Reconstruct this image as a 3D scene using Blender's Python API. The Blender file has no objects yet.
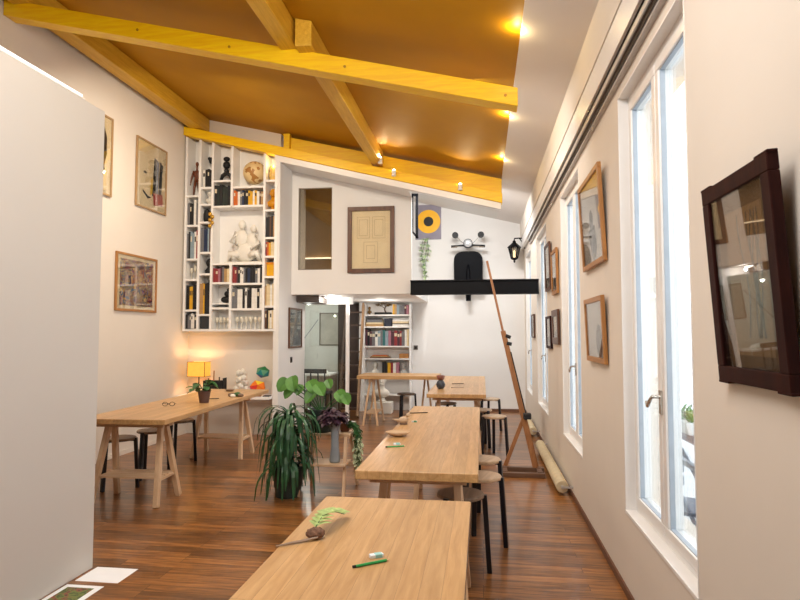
import bpy, bmesh, math, random
from mathutils import Vector, Matrix
R = random.Random(7)
C = bpy.context.scene.collection
PI = math.pi

# ------------------------------------------------------------------ materials
def lin(c):
    if isinstance(c, str):
        c = [int(c[i:i+2], 16) for i in (0, 2, 4)]
    return tuple(((v/255)/12.92 if v/255 <= .04045 else ((v/255+.055)/1.055)**2.4) for v in c[:3]) + (1,)
_m = {}
def nt(name):
    m = bpy.data.materials.new(name); m.use_nodes = True
    return m, m.node_tree, m.node_tree.nodes['Principled BSDF']
def mat(name, col, rough=.5, metal=0, var=.06, scale=12, bump=0, emit=None, es=0, coat=0, spec=.5, trans=0):
    if name in _m: return _m[name]
    m, t, b = nt(name); c = lin(col)
    N = t.nodes; L = t.links
    b.inputs['Roughness'].default_value = rough; b.inputs['Metallic'].default_value = metal
    b.inputs['Coat Weight'].default_value = coat; b.inputs['Specular IOR Level'].default_value = spec
    b.inputs['Transmission Weight'].default_value = trans
    tc = N.new('ShaderNodeTexCoord'); n = N.new('ShaderNodeTexNoise')
    n.inputs['Scale'].default_value = scale; n.inputs['Detail'].default_value = 4
    L.new(tc.outputs['Object'], n.inputs['Vector'])
    r = N.new('ShaderNodeValToRGB'); r.color_ramp.elements[0].position = .3; r.color_ramp.elements[1].position = .7
    r.color_ramp.elements[0].color = tuple(v*(1-var) for v in c[:3])+(1,)
    r.color_ramp.elements[1].color = tuple(min(1, v*(1+var)) for v in c[:3])+(1,)
    L.new(n.outputs['Fac'], r.inputs['Fac']); L.new(r.outputs['Color'], b.inputs['Base Color'])
    if bump:
        bp = N.new('ShaderNodeBump'); bp.inputs['Strength'].default_value = bump; bp.inputs['Distance'].default_value = .01
        L.new(n.outputs['Fac'], bp.inputs['Height']); L.new(bp.outputs['Normal'], b.inputs['Normal'])
    if emit:
        b.inputs['Emission Color'].default_value = lin(emit); b.inputs['Emission Strength'].default_value = es
    _m[name] = m
    return m
def wood(name, c1, c2, axis='Y', rough=.4, plank=0, grain=9, coat=0, plen=1.1, dark=.0):
    """Wood grain running along the axis, with glued staves when plank > 0."""
    if name in _m: return _m[name]
    m, t, b = nt(name); N = t.nodes; L = t.links
    b.inputs['Roughness'].default_value = rough; b.inputs['Coat Weight'].default_value = coat
    b.inputs['Coat Roughness'].default_value = .15
    tc = N.new('ShaderNodeTexCoord'); mp = N.new('ShaderNodeMapping')
    L.new(tc.outputs['Object'], mp.inputs['Vector'])
    if axis == 'Y': mp.inputs['Rotation'].default_value = (0, 0, PI/2)
    if axis == 'Z': mp.inputs['Rotation'].default_value = (0, PI/2, 0)
    st = N.new('ShaderNodeMapping'); st.inputs['Scale'].default_value = (1, grain, grain)
    L.new(mp.outputs['Vector'], st.inputs['Vector'])
    n = N.new('ShaderNodeTexNoise'); n.inputs['Scale'].default_value = 3.2; n.inputs['Detail'].default_value = 7
    n.inputs['Roughness'].default_value = .62; n.inputs['Distortion'].default_value = .5
    r = N.new('ShaderNodeValToRGB')
    r.color_ramp.elements[0].position = .32; r.color_ramp.elements[1].position = .68
    r.color_ramp.elements[0].color = lin(c1); r.color_ramp.elements[1].color = lin(c2)
    col = r.outputs['Color']
    if plank:
        br = N.new('ShaderNodeTexBrick'); br.inputs['Scale'].default_value = 1
        br.inputs['Brick Width'].default_value = plen; br.inputs['Row Height'].default_value = plank
        br.inputs['Mortar Size'].default_value = .0016 if dark else .0004; br.inputs['Mortar Smooth'].default_value = .3
        br.inputs['Color1'].default_value = (0, 0, 0, 1); br.inputs['Color2'].default_value = (1, 1, 1, 1)
        br.inputs['Mortar'].default_value = (.5, .5, .5, 1); br.offset_frequency = 3; br.offset = .37
        L.new(mp.outputs['Vector'], br.inputs['Vector'])
        ad = N.new('ShaderNodeVectorMath'); ad.operation = 'MULTIPLY_ADD'
        L.new(br.outputs['Color'], ad.inputs[0]); ad.inputs[1].default_value = (7, 13, 5)
        L.new(st.outputs['Vector'], ad.inputs[2]); L.new(ad.outputs[0], n.inputs['Vector'])
        mm = N.new('ShaderNodeMapRange'); mm.inputs['To Min'].default_value = .62 if dark else .9; mm.inputs['To Max'].default_value = 1.32 if dark else 1.07
        L.new(br.outputs['Color'], mm.inputs['Value'])
        mx = N.new('ShaderNodeMix'); mx.data_type = 'RGBA'; mx.blend_type = 'MULTIPLY'; mx.inputs['Factor'].default_value = 1
        L.new(col, mx.inputs['A']); L.new(mm.outputs[0], mx.inputs['B'])
        m2 = N.new('ShaderNodeMix'); m2.data_type = 'RGBA'; m2.blend_type = 'MIX'
        L.new(br.outputs['Fac'], m2.inputs['Factor']); L.new(mx.outputs['Result'], m2.inputs['A'])
        m2.inputs['B'].default_value = tuple(v*.35 for v in lin(c1)[:3])+(1,)
        col = m2.outputs['Result']
    else:
        L.new(st.outputs['Vector'], n.inputs['Vector'])
    L.new(n.outputs['Fac'], r.inputs['Fac']); L.new(col, b.inputs['Base Color'])
    bp = N.new('ShaderNodeBump'); bp.inputs['Strength'].default_value = .12; bp.inputs['Distance'].default_value = .004
    L.new(n.outputs['Fac'], bp.inputs['Height']); L.new(bp.outputs['Normal'], b.inputs['Normal'])
    _m[name] = m
    return m
def glass(name, tint=(1, 1, 1), refl=.1, rough=.01, power=1.0):
    if name in _m: return _m[name]
    m = bpy.data.materials.new(name); m.use_nodes = True; t = m.node_tree; t.nodes.clear(); N = t.nodes
    o = N.new('ShaderNodeOutputMaterial'); tr = N.new('ShaderNodeBsdfTransparent'); g = N.new('ShaderNodeBsdfGlossy')
    tr.inputs['Color'].default_value = tuple(tint)+(1,); g.inputs['Roughness'].default_value = rough
    lw = N.new('ShaderNodeLayerWeight'); lw.inputs['Blend'].default_value = .35
    mr = N.new('ShaderNodeMapRange'); mr.inputs['To Min'].default_value = refl; mr.inputs['To Max'].default_value = power
    mx = N.new('ShaderNodeMixShader')
    t.links.new(lw.outputs['Fresnel'], mr.inputs['Value']); t.links.new(mr.outputs[0], mx.inputs[0])
    t.links.new(tr.outputs[0], mx.inputs[1]); t.links.new(g.outputs[0], mx.inputs[2]); t.links.new(mx.outputs[0], o.inputs[0])
    _m[name] = m
    return m
def swirl(name, cols, scale=3, dist=4, rough=.6):
    """Abstract painting: bands of colour through distorted noise."""
    m, t, b = nt(name); N = t.nodes
    tc = N.new('ShaderNodeTexCoord'); n = N.new('ShaderNodeTexNoise')
    n.inputs['Scale'].default_value = scale; n.inputs['Distortion'].default_value = dist; n.inputs['Detail'].default_value = 3
    r = N.new('ShaderNodeValToRGB'); r.color_ramp.interpolation = 'CONSTANT'
    e = r.color_ramp.elements
    for i, c in enumerate(cols):
        p = .28+.44*i/len(cols) if i else 0
        if i < 2: e[i].position = p; e[i].color = lin(c)
        else: q = e.new(p); q.color = lin(c)
    t.links.new(tc.outputs['Object'], n.inputs['Vector']); t.links.new(n.outputs['Fac'], r.inputs['Fac'])
    t.links.new(r.outputs['Color'], b.inputs['Base Color']); b.inputs['Roughness'].default_value = rough
    return m

WHITE = mat('white wall paint', 'E6E4E1', .75, var=.015, scale=2)
WARM = mat('warm wall paint', 'E4DBCF', .75, var=.02, scale=2)
SOFF = mat('soffit paint', 'E9E4E1', .7, var=.02, scale=2)
TRIM = mat('white gloss paint', 'F1EFEC', .35, var=.01)
PVC = mat('white window plastic', 'EFEDEA', .3, var=.01)
YEL = wood('yellow beam paint', 'F4BA00', 'FFD60A', 'X', .42, grain=14)
YELY = wood('yellow purlin paint', 'C9971F', 'E2B43C', 'Y', .45, grain=14)
YCEIL = mat('ochre ceiling paint', 'B8840C', .62, var=.10, scale=1.2, bump=.05, spec=.22)
BLACK = mat('black steel', '05060C', .55, var=.1, spec=.2)
BLACKM = mat('matt black', '101114', .6, var=.1)
NAVY = mat('blue black leg lacquer', '10141F', .3, var=.1)
FLOOR = wood('oak strip floor', '5A3415', 'A66E38', 'X', .30, plank=.085, grain=11, coat=.25, plen=.95, dark=1)
OAK = wood('oiled oak table', 'AE8350', 'CBA16E', 'Y', .36, plank=.062, grain=13, coat=.1, plen=30)
OAKX = wood('oiled oak crosswise', 'AE8350', 'CBA16E', 'X', .42, plank=.062, grain=13, plen=30)
BEECH = wood('pale beech', 'C9A47E', 'DDBC98', 'Z', .5, grain=7)
BEECHX = wood('pale beech slats', 'C2A07C', 'D8B896', 'X', .5, grain=7)
SEAT = wood('stool seat oak', 'B99D7E', 'D2B798', 'Y', .45, grain=9)
SEATD = wood('dark stool seat', '6B5644', '8A715B', 'Y', .5, grain=9)
EASEL = wood('easel beech', '8E5C38', 'B07C50', 'Z', .4, grain=8)
WALNUT = wood('dark walnut frame', '22090A', '35130E', 'Z', .6, grain=6)
WALNUT.node_tree.nodes['Principled BSDF'].inputs['Specular IOR Level'].default_value = .15
BROWNF = wood('brown frame', '4A2E1E', '6B4630', 'Z', .45, grain=6)
OAKF = wood('oak picture frame', '9C6A38', 'B98348', 'Z', .45, grain=6)
THINF = wood('light thin frame', '9A7B55', 'B5946A', 'Z', .45, grain=6)
PAPER = mat('white paper', 'EEF0F2', .8, var=.02)
CREAM = mat('cream paper', 'E4D2AC', .8, var=.05, scale=5)
PLASTER = mat('white plaster', 'E8E4DA', .7, var=.04, scale=9, bump=.2)
LEAF = mat('dark strap leaf', '24502C', .4, var=.35, scale=9)
LEAFL = mat('fresh green leaf', '4F7F30', .45, var=.25, scale=14)
LEAFM = mat('mid green leaf', '2F5E2B', .45, var=.3, scale=14)
LEAFP = mat('pale green leaf', 'BDD0A4', .5, var=.2, scale=20)
LEAFV = mat('variegated leaf', 'B9C49C', .5, var=.5, scale=60)
PURPLE = mat('purple leaf', '3B2030', .5, var=.35, scale=30)
SOIL = mat('potting soil', '2A1D14', .95, var=.3, scale=60, bump=.5)
POTD = mat('dark green glazed pot', '26332F', .4, var=.15)
GREYC = mat('grey ceramic', '8E969C', .5, var=.08, bump=.1)
ALU = mat('brushed aluminium', 'BDB9B6', .45, metal=.2, var=.06)
CHROME = mat('satin chrome', 'C9C6C0', .25, metal=.9, var=.03)
WGLASS = glass('window glass', (.97, .99, 1), .02, power=.5)
PGLASS = glass('picture glass', (1, 1, 1), .02, .015, .35)
MGLASS = glass('mirror-like glass', (.95, .93, .9), .07, .01, .5)

# ------------------------------------------------------------------ geometry helpers
def NB(): return bmesh.new()
def box(b, x0, x1, y0, y1, z0, z1, M=None):
    vs = [Vector((x, y, z)) for z in (z0, z1) for (x, y) in ((x0, y0), (x1, y0), (x1, y1), (x0, y1))]
    if M: vs = [M @ v for v in vs]
    v = [b.verts.new(p) for p in vs]
    for f in ((0, 3, 2, 1), (4, 5, 6, 7), (0, 1, 5, 4), (1, 2, 6, 5), (2, 3, 7, 6), (3, 0, 4, 7)):
        b.faces.new([v[i] for i in f])
    return b
def hexa(b, lo, hi):
    """Box from four lower and four upper corners."""
    v = [b.verts.new(p) for p in list(lo)+list(hi)]
    for f in ((0, 3, 2, 1), (4, 5, 6, 7), (0, 1, 5, 4), (1, 2, 6, 5), (2, 3, 7, 6), (3, 0, 4, 7)):
        b.faces.new([v[i] for i in f])
    return b
def frame_at(p0, p1):
    d = (Vector(p1)-Vector(p0)).normalized()
    a = Vector((0, 0, 1)) if abs(d.z) < .95 else Vector((0, 1, 0))
    u = d.cross(a).normalized(); w = u.cross(d).normalized()
    return d, u, w
def cyl(b, p0, p1, r0, r1=None, n=14, cap=True):
    r1 = r0 if r1 is None else r1
    p0 = Vector(p0); p1 = Vector(p1); d, u, w = frame_at(p0, p1)
    A = [b.verts.new(p0+(u*math.cos(2*PI*i/n)+w*math.sin(2*PI*i/n))*r0) for i in range(n)]
    B = [b.verts.new(p1+(u*math.cos(2*PI*i/n)+w*math.sin(2*PI*i/n))*r1) for i in range(n)]
    for i in range(n): b.faces.new([A[i], A[(i+1) % n], B[(i+1) % n], B[i]])
    if cap:
        b.faces.new(A[::-1]); b.faces.new(B)
    return b
def bar(b, p0, p1, w, t, side=(1, 0, 0)):
    """Rectangular bar between two points; w is measured along 'side'."""
    p0 = Vector(p0); p1 = Vector(p1); d = (p1-p0).normalized(); s = Vector(side)
    s = (s-d*s.dot(d)).normalized(); o = d.cross(s)
    lo = [p0+s*a*w/2+o*c*t/2 for a, c in ((-1, -1), (1, -1), (1, 1), (-1, 1))]
    hi = [p1+s*a*w/2+o*c*t/2 for a, c in ((-1, -1), (1, -1), (1, 1), (-1, 1))]
    return hexa(b, lo, hi)
def tube(b, pts, r, n=8):
    pts = [Vector(p) for p in pts]; rings = []
    for i, p in enumerate(pts):
        d, u, w = frame_at(pts[max(0, i-1)], pts[min(len(pts)-1, i+1)])
        rr = r[i] if isinstance(r, (list, tuple)) else r
        rings.append([b.verts.new(p+(u*math.cos(2*PI*k/n)+w*math.sin(2*PI*k/n))*rr) for k in range(n)])
    for a, c in zip(rings, rings[1:]):
        for k in range(n): b.faces.new([a[k], a[(k+1) % n], c[(k+1) % n], c[k]])
    b.faces.new(rings[0][::-1]); b.faces.new(rings[-1])
    return b
def lathe(b, prof, c=(0, 0, 0), n=24, sx=1, sy=1):
    rings = []
    for r, z in prof:
        rings.append([b.verts.new((c[0]+r*sx*math.cos(2*PI*k/n), c[1]+r*sy*math.sin(2*PI*k/n), c[2]+z)) for k in range(n)])
    for a, d in zip(rings, rings[1:]):
        for k in range(n): b.faces.new([a[k], a[(k+1) % n], d[(k+1) % n], d[k]])
    b.faces.new(rings[0][::-1]); b.faces.new(rings[-1])
    return b
def prism(b, pts, y0, y1, axis='Y'):
    """Extrude a polygon (given in XZ for axis Y, YZ for X, XY for Z)."""
    def f(p, h): return {'Y': (p[0], h, p[1]), 'X': (h, p[0], p[1]), 'Z': (p[0], p[1], h)}[axis]
    A = [b.verts.new(f(p, y0)) for p in pts]; B = [b.verts.new(f(p, y1)) for p in pts]
    n = len(pts)
    for i in range(n): b.faces.new([A[i], A[(i+1) % n], B[(i+1) % n], B[i]])
    b.faces.new(A[::-1]); b.faces.new(B)
    return b
def ball(b, c, r, sub=2, s=(1, 1, 1), M=None):
    T = Matrix.Translation(c) @ (M or Matrix.Identity(4)) @ Matrix.Diagonal((s[0], s[1], s[2], 1))
    bmesh.ops.create_icosphere(b, subdivisions=sub, radius=r, matrix=T)
    return b
def leaf(b, p, d, up, L, W, droop=.3, n=5, fold=.15, shape='lance'):
    """A curved leaf blade starting at p towards d."""
    p = Vector(p); d = Vector(d).normalized(); up = Vector(up)
    s = d.cross(up)
    if s.length < 1e-3: s = Vector((1, 0, 0))
    s.normalize(); u = s.cross(d).normalized()
    rows = []
    for i in range(n+1):
        t = i/n
        if shape == 'lance': w = W*(math.sin(PI*min(1, .12+t*.88))**.7)
        elif shape == 'round': w = W*math.sqrt(max(0, 1-(2*t-1)**2))*1.0 if 0 < t < 1 else W*.08
        else: w = W*(1-t)**.5*.9+.001
        if t == 1: w = W*.03
        c = p+d*(L*t)-Vector((0, 0, 1))*(droop*L*t*t)
        rows.append([b.verts.new(c-s*w/2+u*fold*w), b.verts.new(c), b.verts.new(c+s*w/2+u*fold*w)])
    for a, c in zip(rows, rows[1:]):
        b.faces.new([a[0], a[1], c[1], c[0]]); b.faces.new([a[1], a[2], c[2], c[1]])
def obj(name, b, m, parent=None, bev=0, smooth=False, seg=2):
    bmesh.ops.recalc_face_normals(b, faces=b.faces)
    me = bpy.data.meshes.new(name); b.to_mesh(me); b.free()
    o = bpy.data.objects.new(name, me); C.objects.link(o)
    for q in (m if isinstance(m, list) else [m]): me.materials.append(q)
    if parent: o.parent = parent
    if smooth:
        for p in me.polygons: p.use_smooth = True
        if smooth == 'auto':
            for e in me.edges: pass
            mod = o.modifiers.new('n', 'WEIGHTED_NORMAL'); mod.keep_sharp = True
            me.set_sharp_from_angle(angle=math.radians(40))
    if bev:
        mo = o.modifiers.new('b', 'BEVEL'); mo.width = bev; mo.segments = seg; mo.limit_method = 'ANGLE'
    return o
def tag(o, label, cat, group=None, loc=None, rz=None):
    o['label'] = label; o['category'] = cat
    if group: o['group'] = group
    if loc is not None: o.location = loc
    if rz is not None: o.rotation_euler[2] = rz
    return o
def thing(name, label, cat, loc=(0, 0, 0), rz=0, group=None):
    o = bpy.data.objects.new(name, None); C.objects.link(o); o.empty_display_size = .1
    return tag(o, label, cat, group, loc, rz)
def struct(name, b, m, parent=None, bev=0):
    o = obj(name, b, m, parent, bev)
    if not parent: o['kind'] = 'structure'
    return o
def dup(root, loc, rz, label, group=None):
    r = root.copy(); C.objects.link(r); r.location = loc; r.rotation_euler = (0, 0, rz); r['label'] = label
    if group: r['group'] = group
    for ch in list(root.children):
        c = ch.copy(); C.objects.link(c); c.parent = r
        for g in ch.children:
            d = g.copy(); C.objects.link(d); d.parent = c
    return r

# ------------------------------------------------------------------ the shell
XL, XR, YB = -4.25, .79, 11.3
YF = -2.2
def CZ(x): return 3.665-.236*x          # ochre ceiling
def SZ(x): return 3.649-.245*x         # white soffit
EX = .292                              # edge between the two
struct('floor', box(NB(), XL-.3, XR+.35, YF-.2, YB+.3, -.12, 0), FLOOR)
b = NB(); box(b, XL-.25, XL, YF, YB+.2, 0, 5.0)
struct('wall_left', b, WARM)
b = NB(); box(b, XL-.25, XR+.3, YF-.2, YF, 0, 5.0); struct('wall_front', b, WHITE)
b = NB(); box(b, XL, XR+.3, YB, YB+.2, 0, 4.9); struct('wall_back', b, WHITE)
# bookcase wall, left of the loft
b = NB(); box(b, XL, -2.88, 8.3, 8.42, 0, 4.8); struct('wall_bookcase', b, WARM)
# right wall with four tall openings
WIN = [(2.40, 3.54), (4.98, 6.10), (7.45, 8.75), (9.75, 10.85)]
Z0, Z1 = .45, 2.80
b = NB(); T = XR+.30
ys = [YF]+[v for w in WIN for v in w]+[YB]
for i in range(0, len(ys), 2): box(b, XR, T, ys[i], ys[i+1], Z0, Z1)
box(b, XR, T, YF, YB, 0, Z0); box(b, XR, T, YF, YB, Z1, 3.75)
struct('wall_right', b, WARM)
# boxed beam above the windows: beige upper band and the bluish white lower band
b = NB(); box(b, .73, XR, YF, YB, 2.98, 3.16); struct('trim_1', b, TRIM)
b = NB(); box(b, .722, XR, YF, YB, 3.16, SZ(.722)+.02); struct('trim_2', b, WARM)
# white sloping soffit at the right and over the loft
b = NB(); hexa(b, [(EX, YF, SZ(EX)), (XR, YF, SZ(XR)), (XR, YB, SZ(XR)), (EX, YB, SZ(EX))],
               [(EX, YF, SZ(EX)+.25), (XR+.2, YF, SZ(EX)+.25), (XR+.2, YB, SZ(EX)+.25), (EX, YB, SZ(EX)+.25)])
struct('ceiling_soffit', b, SOFF)
b = NB(); hexa(b, [(-4.2, 8.42, SZ(-4.2)), (EX, 8.42, SZ(EX)), (EX, YB, SZ(EX)), (-4.2, YB, SZ(-4.2))],
               [(-4.2, 8.42, SZ(-4.2)+.1), (EX, 8.42, SZ(EX)+.1), (EX, YB, SZ(EX)+.1), (-4.2, YB, SZ(-4.2)+.1)])
struct('ceiling_loft', b, WHITE)
b = NB(); hexa(b, [(XL, YF, CZ(XL)), (EX, YF, CZ(EX)), (EX, 8.5, CZ(EX)), (XL, 8.5, CZ(XL))],
               [(XL, YF, CZ(XL)+.1), (EX, YF, CZ(EX)+.1), (EX, 8.5, CZ(EX)+.1), (XL, 8.5, CZ(XL)+.1)])
struct('ceiling', b, YCEIL)
# free-standing partition in the left foreground
b = NB(); box(b, -2.56, -2.39, YF, 3.50, 0, 2.87); struct('wall_partition', b, mat('grey white partition paint', 'CDC8C1', .7, var=.01, scale=2), bev=.004)
t = thing('glow_trim', 'thin white glowing trim lying along the top edge of the grey partition wall', 'glowing trim', (-2.41, 0, 2.87))  # glowing trim added to give the partition's top edge its bright line
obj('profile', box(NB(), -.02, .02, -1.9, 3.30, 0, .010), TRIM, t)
obj('glow_face', box(NB(), -.017, .017, -1.88, 3.28, .010, .024), mat('strip diffuser', 'FFFFFF', .4, emit='FFFFFF', es=1.6), t)
# low skirting along the left and bookcase walls
b = NB(); box(b, XL, XL+.012, 3, 8.3, 0, .05); struct('baseboard_left', b, WARM)
b = NB(); box(b, XR-.012, XR, YF, YB, 0, .045); struct('baseboard_right', b, mat('brown skirting', '6B4630', .5))
b = NB(); box(b, -1.30, XR-.012, YB-.012, YB, 0, .05); struct('baseboard_back', b, mat('brown skirting', '6B4630', .5))

# ------------------------------------------------------------------ beams
def sloped(b, x0, x1, zf, h, y0, y1, cut=True):
    lo = [(x0, y0, zf(x0)), (x1, y0, zf(x1)), (x1, y1, zf(x1)), (x0, y1, zf(x0))]
    return hexa(b, lo, [(p[0], p[1], p[2]+h) for p in lo])
def T1(x): return 3.235+.236*(EX-x)
b = sloped(NB(), XL+.005, EX+.005, T1, .150, 4.72, 4.87)
t = obj('tie_beam', b, YEL, bev=.006); tag(t, 'bright yellow sloping tie beam crossing the whole ceiling in the foreground', 'beam')
b = NB()
for x, dz in ((-2.94, .09), (-2.1, .08), (-1.1, .085), (.2, .08)):
    cyl(b, (x, 4.712, T1(x)+dz*.85), (x, 4.725, T1(x)+dz*.85), .011, n=10)
obj('bolt', b, mat('painted bolt', 'A97400', .5), t)
def T2(x): return 3.185+.248*(.27-x)
b = sloped(NB(), XL+.005, EX-.005, lambda x: T2(x)-.002, .129, 8.02, 8.17)
tag(obj('tie_beam', b, YEL, bev=.006), 'yellow sloping beam just above the white bookcase and loft front', 'beam')
def T3(x): return CZ(x)-.25
b = sloped(NB(), -2.7, EX-.005, T3, .20, 8.20, 8.34)
tag(obj('wall_plate', b, YEL, bev=.006), 'second yellow beam tucked behind and above the loft front beam', 'beam')
b = NB(); box(b, -2.79, -2.70, 8.15, 8.24, T2(-2.75)+.13, CZ(-2.7)-.005)
tag(obj('stub_post', b, YEL, bev=.004), 'short yellow stub post above the corner between bookcase and loft', 'post')
def purlin(x0, x1, y0, y1, lab):
    b = NB(); zb = T1(x1)+.152+(.0 if y0 < 0 else 0)
    hexa(b, [(x0, y0, zb), (x1, y0, zb), (x1, y1, zb), (x0, y1, zb)],
         [(x0, y0, CZ(x0)-.003), (x1, y0, CZ(x1)-.003), (x1, y1, CZ(x1)-.003), (x0, y1, CZ(x0)-.003)])
    tag(obj('purlin', b, YELY, bev=.008), lab, 'beam', )
purlin(-4.15, -3.97, YF+.05, 8.28, 'ochre purlin running along the top of the left wall')
purlin(-1.65, -1.51, YF+.05, 4.97, 'pale yellow purlin coming forward from the front tie beam')
purlin(-1.49, -1.35, 4.60, 8.18, 'pale yellow purlin between the two tie beams, its end resting on the front one')

# ------------------------------------------------------------------ loft front
def F1(x): return T2(x)-.003
b = NB(); sloped(b, -2.88, .27, lambda x: F1(x)-.085, .083, 8.044, 8.16)
struct('trim_3', b, TRIM)
b = NB(); hexa(b, [(-2.88, 8.06, 0), (-2.80, 8.06, 0), (-2.80, 9.3, 0), (-2.88, 9.3, 0)],
               [(-2.88, 8.06, T2(-2.88)-.01), (-2.80, 8.06, T2(-2.8)-.01), (-2.80, 9.3, T2(-2.8)-.01), (-2.88, 9.3, T2(-2.88)-.01)])
struct('wall_loft_side', b, WHITE)
# soffit of the recess
b = NB(); sloped(b, -2.80, -1.0, lambda x: F1(x)-.07, .06, 8.16, 8.62); struct('trim_4', b, TRIM)
b = NB(); sloped(b, -1.0, .27, lambda x: F1(x)-.02, .04, 8.16, 8.42); struct('trim_5', b, TRIM)
# the loft's front panel with a glazed opening
PX0, PX1, PZ0 = -2.80, -1.0, 2.015
GX0, GX1, GZ0, GZ1 = -2.70, -2.185, 2.38, 3.61
b = NB()
def ptop(x): return F1(x)-.065
def colm(x0, x1, z0, z1=None):
    zt0 = ptop(x0) if z1 is None else z1; zt1 = ptop(x1) if z1 is None else z1
    hexa(b, [(x0, 8.6, z0), (x1, 8.6, z0), (x1, 8.68, z0), (x0, 8.68, z0)],
         [(x0, 8.6, zt0), (x1, 8.6, zt1), (x1, 8.68, zt1), (x0, 8.68, zt0)])
colm(PX0, GX0, PZ0); colm(GX1, PX1, PZ0); colm(GX0, GX1, PZ0, GZ0)
hexa(b, [(GX0, 8.6, GZ1), (GX1, 8.6, GZ1), (GX1, 8.68, GZ1), (GX0, 8.68, GZ1)],
     [(GX0, 8.6, ptop(GX0)), (GX1, 8.6, ptop(GX1)), (GX1, 8.68, ptop(GX1)), (GX0, 8.68, ptop(GX0))])
struct('wall_loft_front', b, WHITE)
# loft floor and what is behind the pane
b = NB(); box(b, XL, -1.0, 8.68, YB, 2.02, 2.18); struct('floor_loft', b, WHITE)
b = NB(); box(b, -4.2, -2.0, 9.5, 9.56, 2.18, 4.2); struct('wall_loft_inner', b, mat('loft inner wall', 'B79A72', .7, var=.05))
w = obj('window_5', box(NB(), GX0-.004, GX1+.004, 8.635, 8.641, GZ0-.004, GZ1+.004), glass('loft pane', (.72, .66, .56), .12, .01, .9)); w['kind'] = 'structure'
b = NB(); box(b, GX0, GX0+.012, 8.60, 8.65, GZ0, GZ1); box(b, GX1-.006, GX1, 8.60, 8.65, GZ0, GZ1); box(b, GX0, GX1, 8.60, 8.65, GZ0, GZ0+.01)
obj('window_frame', b, mat('grey metal edge', '7E7468', .4, metal=.4), w)
t = thing('reflection_bar', 'white glowing bar imitating a reflection low in the brown loft window', 'lamp', (-2.62, 9.46, 2.66))  # glowing bar added for the light line reflected in the pane
obj('housing', box(NB(), -.25, .25, -.01, .04, -.014, -.008), ALU, t)
obj('tube', cyl(NB(), (-.24, 0, 0), (.24, 0, 0), .014, n=10), mat('reflection glow', 'FFFFFF', .4, emit='FFF6E8', es=4), t)

# black steel beam carrying across the open part
b = NB()
x0, x1, y0, y1, z0, z1 = -1.0, XR, 8.44, 8.60, 1.99, 2.195
box(b, x0, x1, y0, y1, z0, z0+.018); box(b, x0, x1, y0, y1, z1-.018, z1); box(b, x0, x1, y0+.035, y0+.05, z0, z1)
tag(obj('steel_beam', b, BLACK, bev=.002), 'black steel beam spanning from the loft to the window wall', 'beam')

# ------------------------------------------------------------------ windows
def window(n, y0, y1):
    fx0, fx1 = XR+.055, XR+.125
    b = NB(); f = .055
    box(b, fx0, fx1, y0, y1, Z0, Z0+f); box(b, fx0, fx1, y0, y1, Z1-f, Z1)
    box(b, fx0, fx1, y0, y0+f, Z0+f, Z1-f); box(b, fx0, fx1, y1-f, y1, Z0+f, Z1-f)
    w = obj('window_%d' % n, b, PVC, bev=.004); w['kind'] = 'structure'
    ym = (y0+y1)/2
    for k, (a, c) in enumerate(((y0+f, ym-.004), (ym+.004, y1-f))):
        s = .052; b = NB(); X0, X1 = fx0-.012, fx1-.012
        box(b, X0, X1, a, c, Z0+f, Z0+f+s); box(b, X0, X1, a, c, Z1-f-s, Z1-f)
        box(b, X0, X1, a, a+s, Z0+f+s, Z1-f-s); box(b, X0, X1, c-s, c, Z0+f+s, Z1-f-s)
        so = obj('sash', b, PVC, w, bev=.005)
        obj('pane', box(NB(), fx0+.02, fx0+.03, a+s, c-s, Z0+f+s, Z1-f-s), WGLASS, so)
        b = NB(); g = .004
        box(b, fx0-.002, fx0+.02, a+s, a+s+g, Z0+f+s, Z1-f-s); box(b, fx0-.002, fx0+.02, c-s-g, c-s, Z0+f+s, Z1-f-s)
        box(b, fx0-.002, fx0+.02, a+s, c-s, Z0+f+s, Z0+f+s+g); box(b, fx0-.002, fx0+.02, a+s, c-s, Z1-f-s-g, Z1-f-s)
        obj('gasket', b, mat('grey gasket', 'A9B4BF', .5), so)
    b = NB(); hz = 1.12
    box(b, fx0-.022, fx0-.012, ym-.018, ym+.014, hz-.05, hz+.06)
    tube(b, [(fx0-.02, ym-.002, hz+.03), (fx0-.055, ym-.002, hz+.03), (fx0-.06, ym+.004, hz+.02), (fx0-.06, ym+.06, hz-.02), (fx0-.06, ym+.075, hz+.0)], .009, 8)
    obj('handle', b, CHROME, w, smooth='auto')
    b = NB(); box(b, XR-.006, XR+.055, y0+.001, y1-.001, Z0+.001, Z0+.02)
    obj('sill', b, TRIM, w, bev=.003)
    # white casing lining the opening
    b = NB(); e = .008
    box(b, XR-.002, fx0, y1-e, y1, Z0+.02, Z1); box(b, XR-.002, fx0, y0, y0+e, Z0+.02, Z1); box(b, XR-.002, fx0, y0, y1, Z1-e, Z1)
    obj('casing', b, TRIM, w)
for i, (a, c) in enumerate(WIN): window(i+1, a, c)

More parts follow.
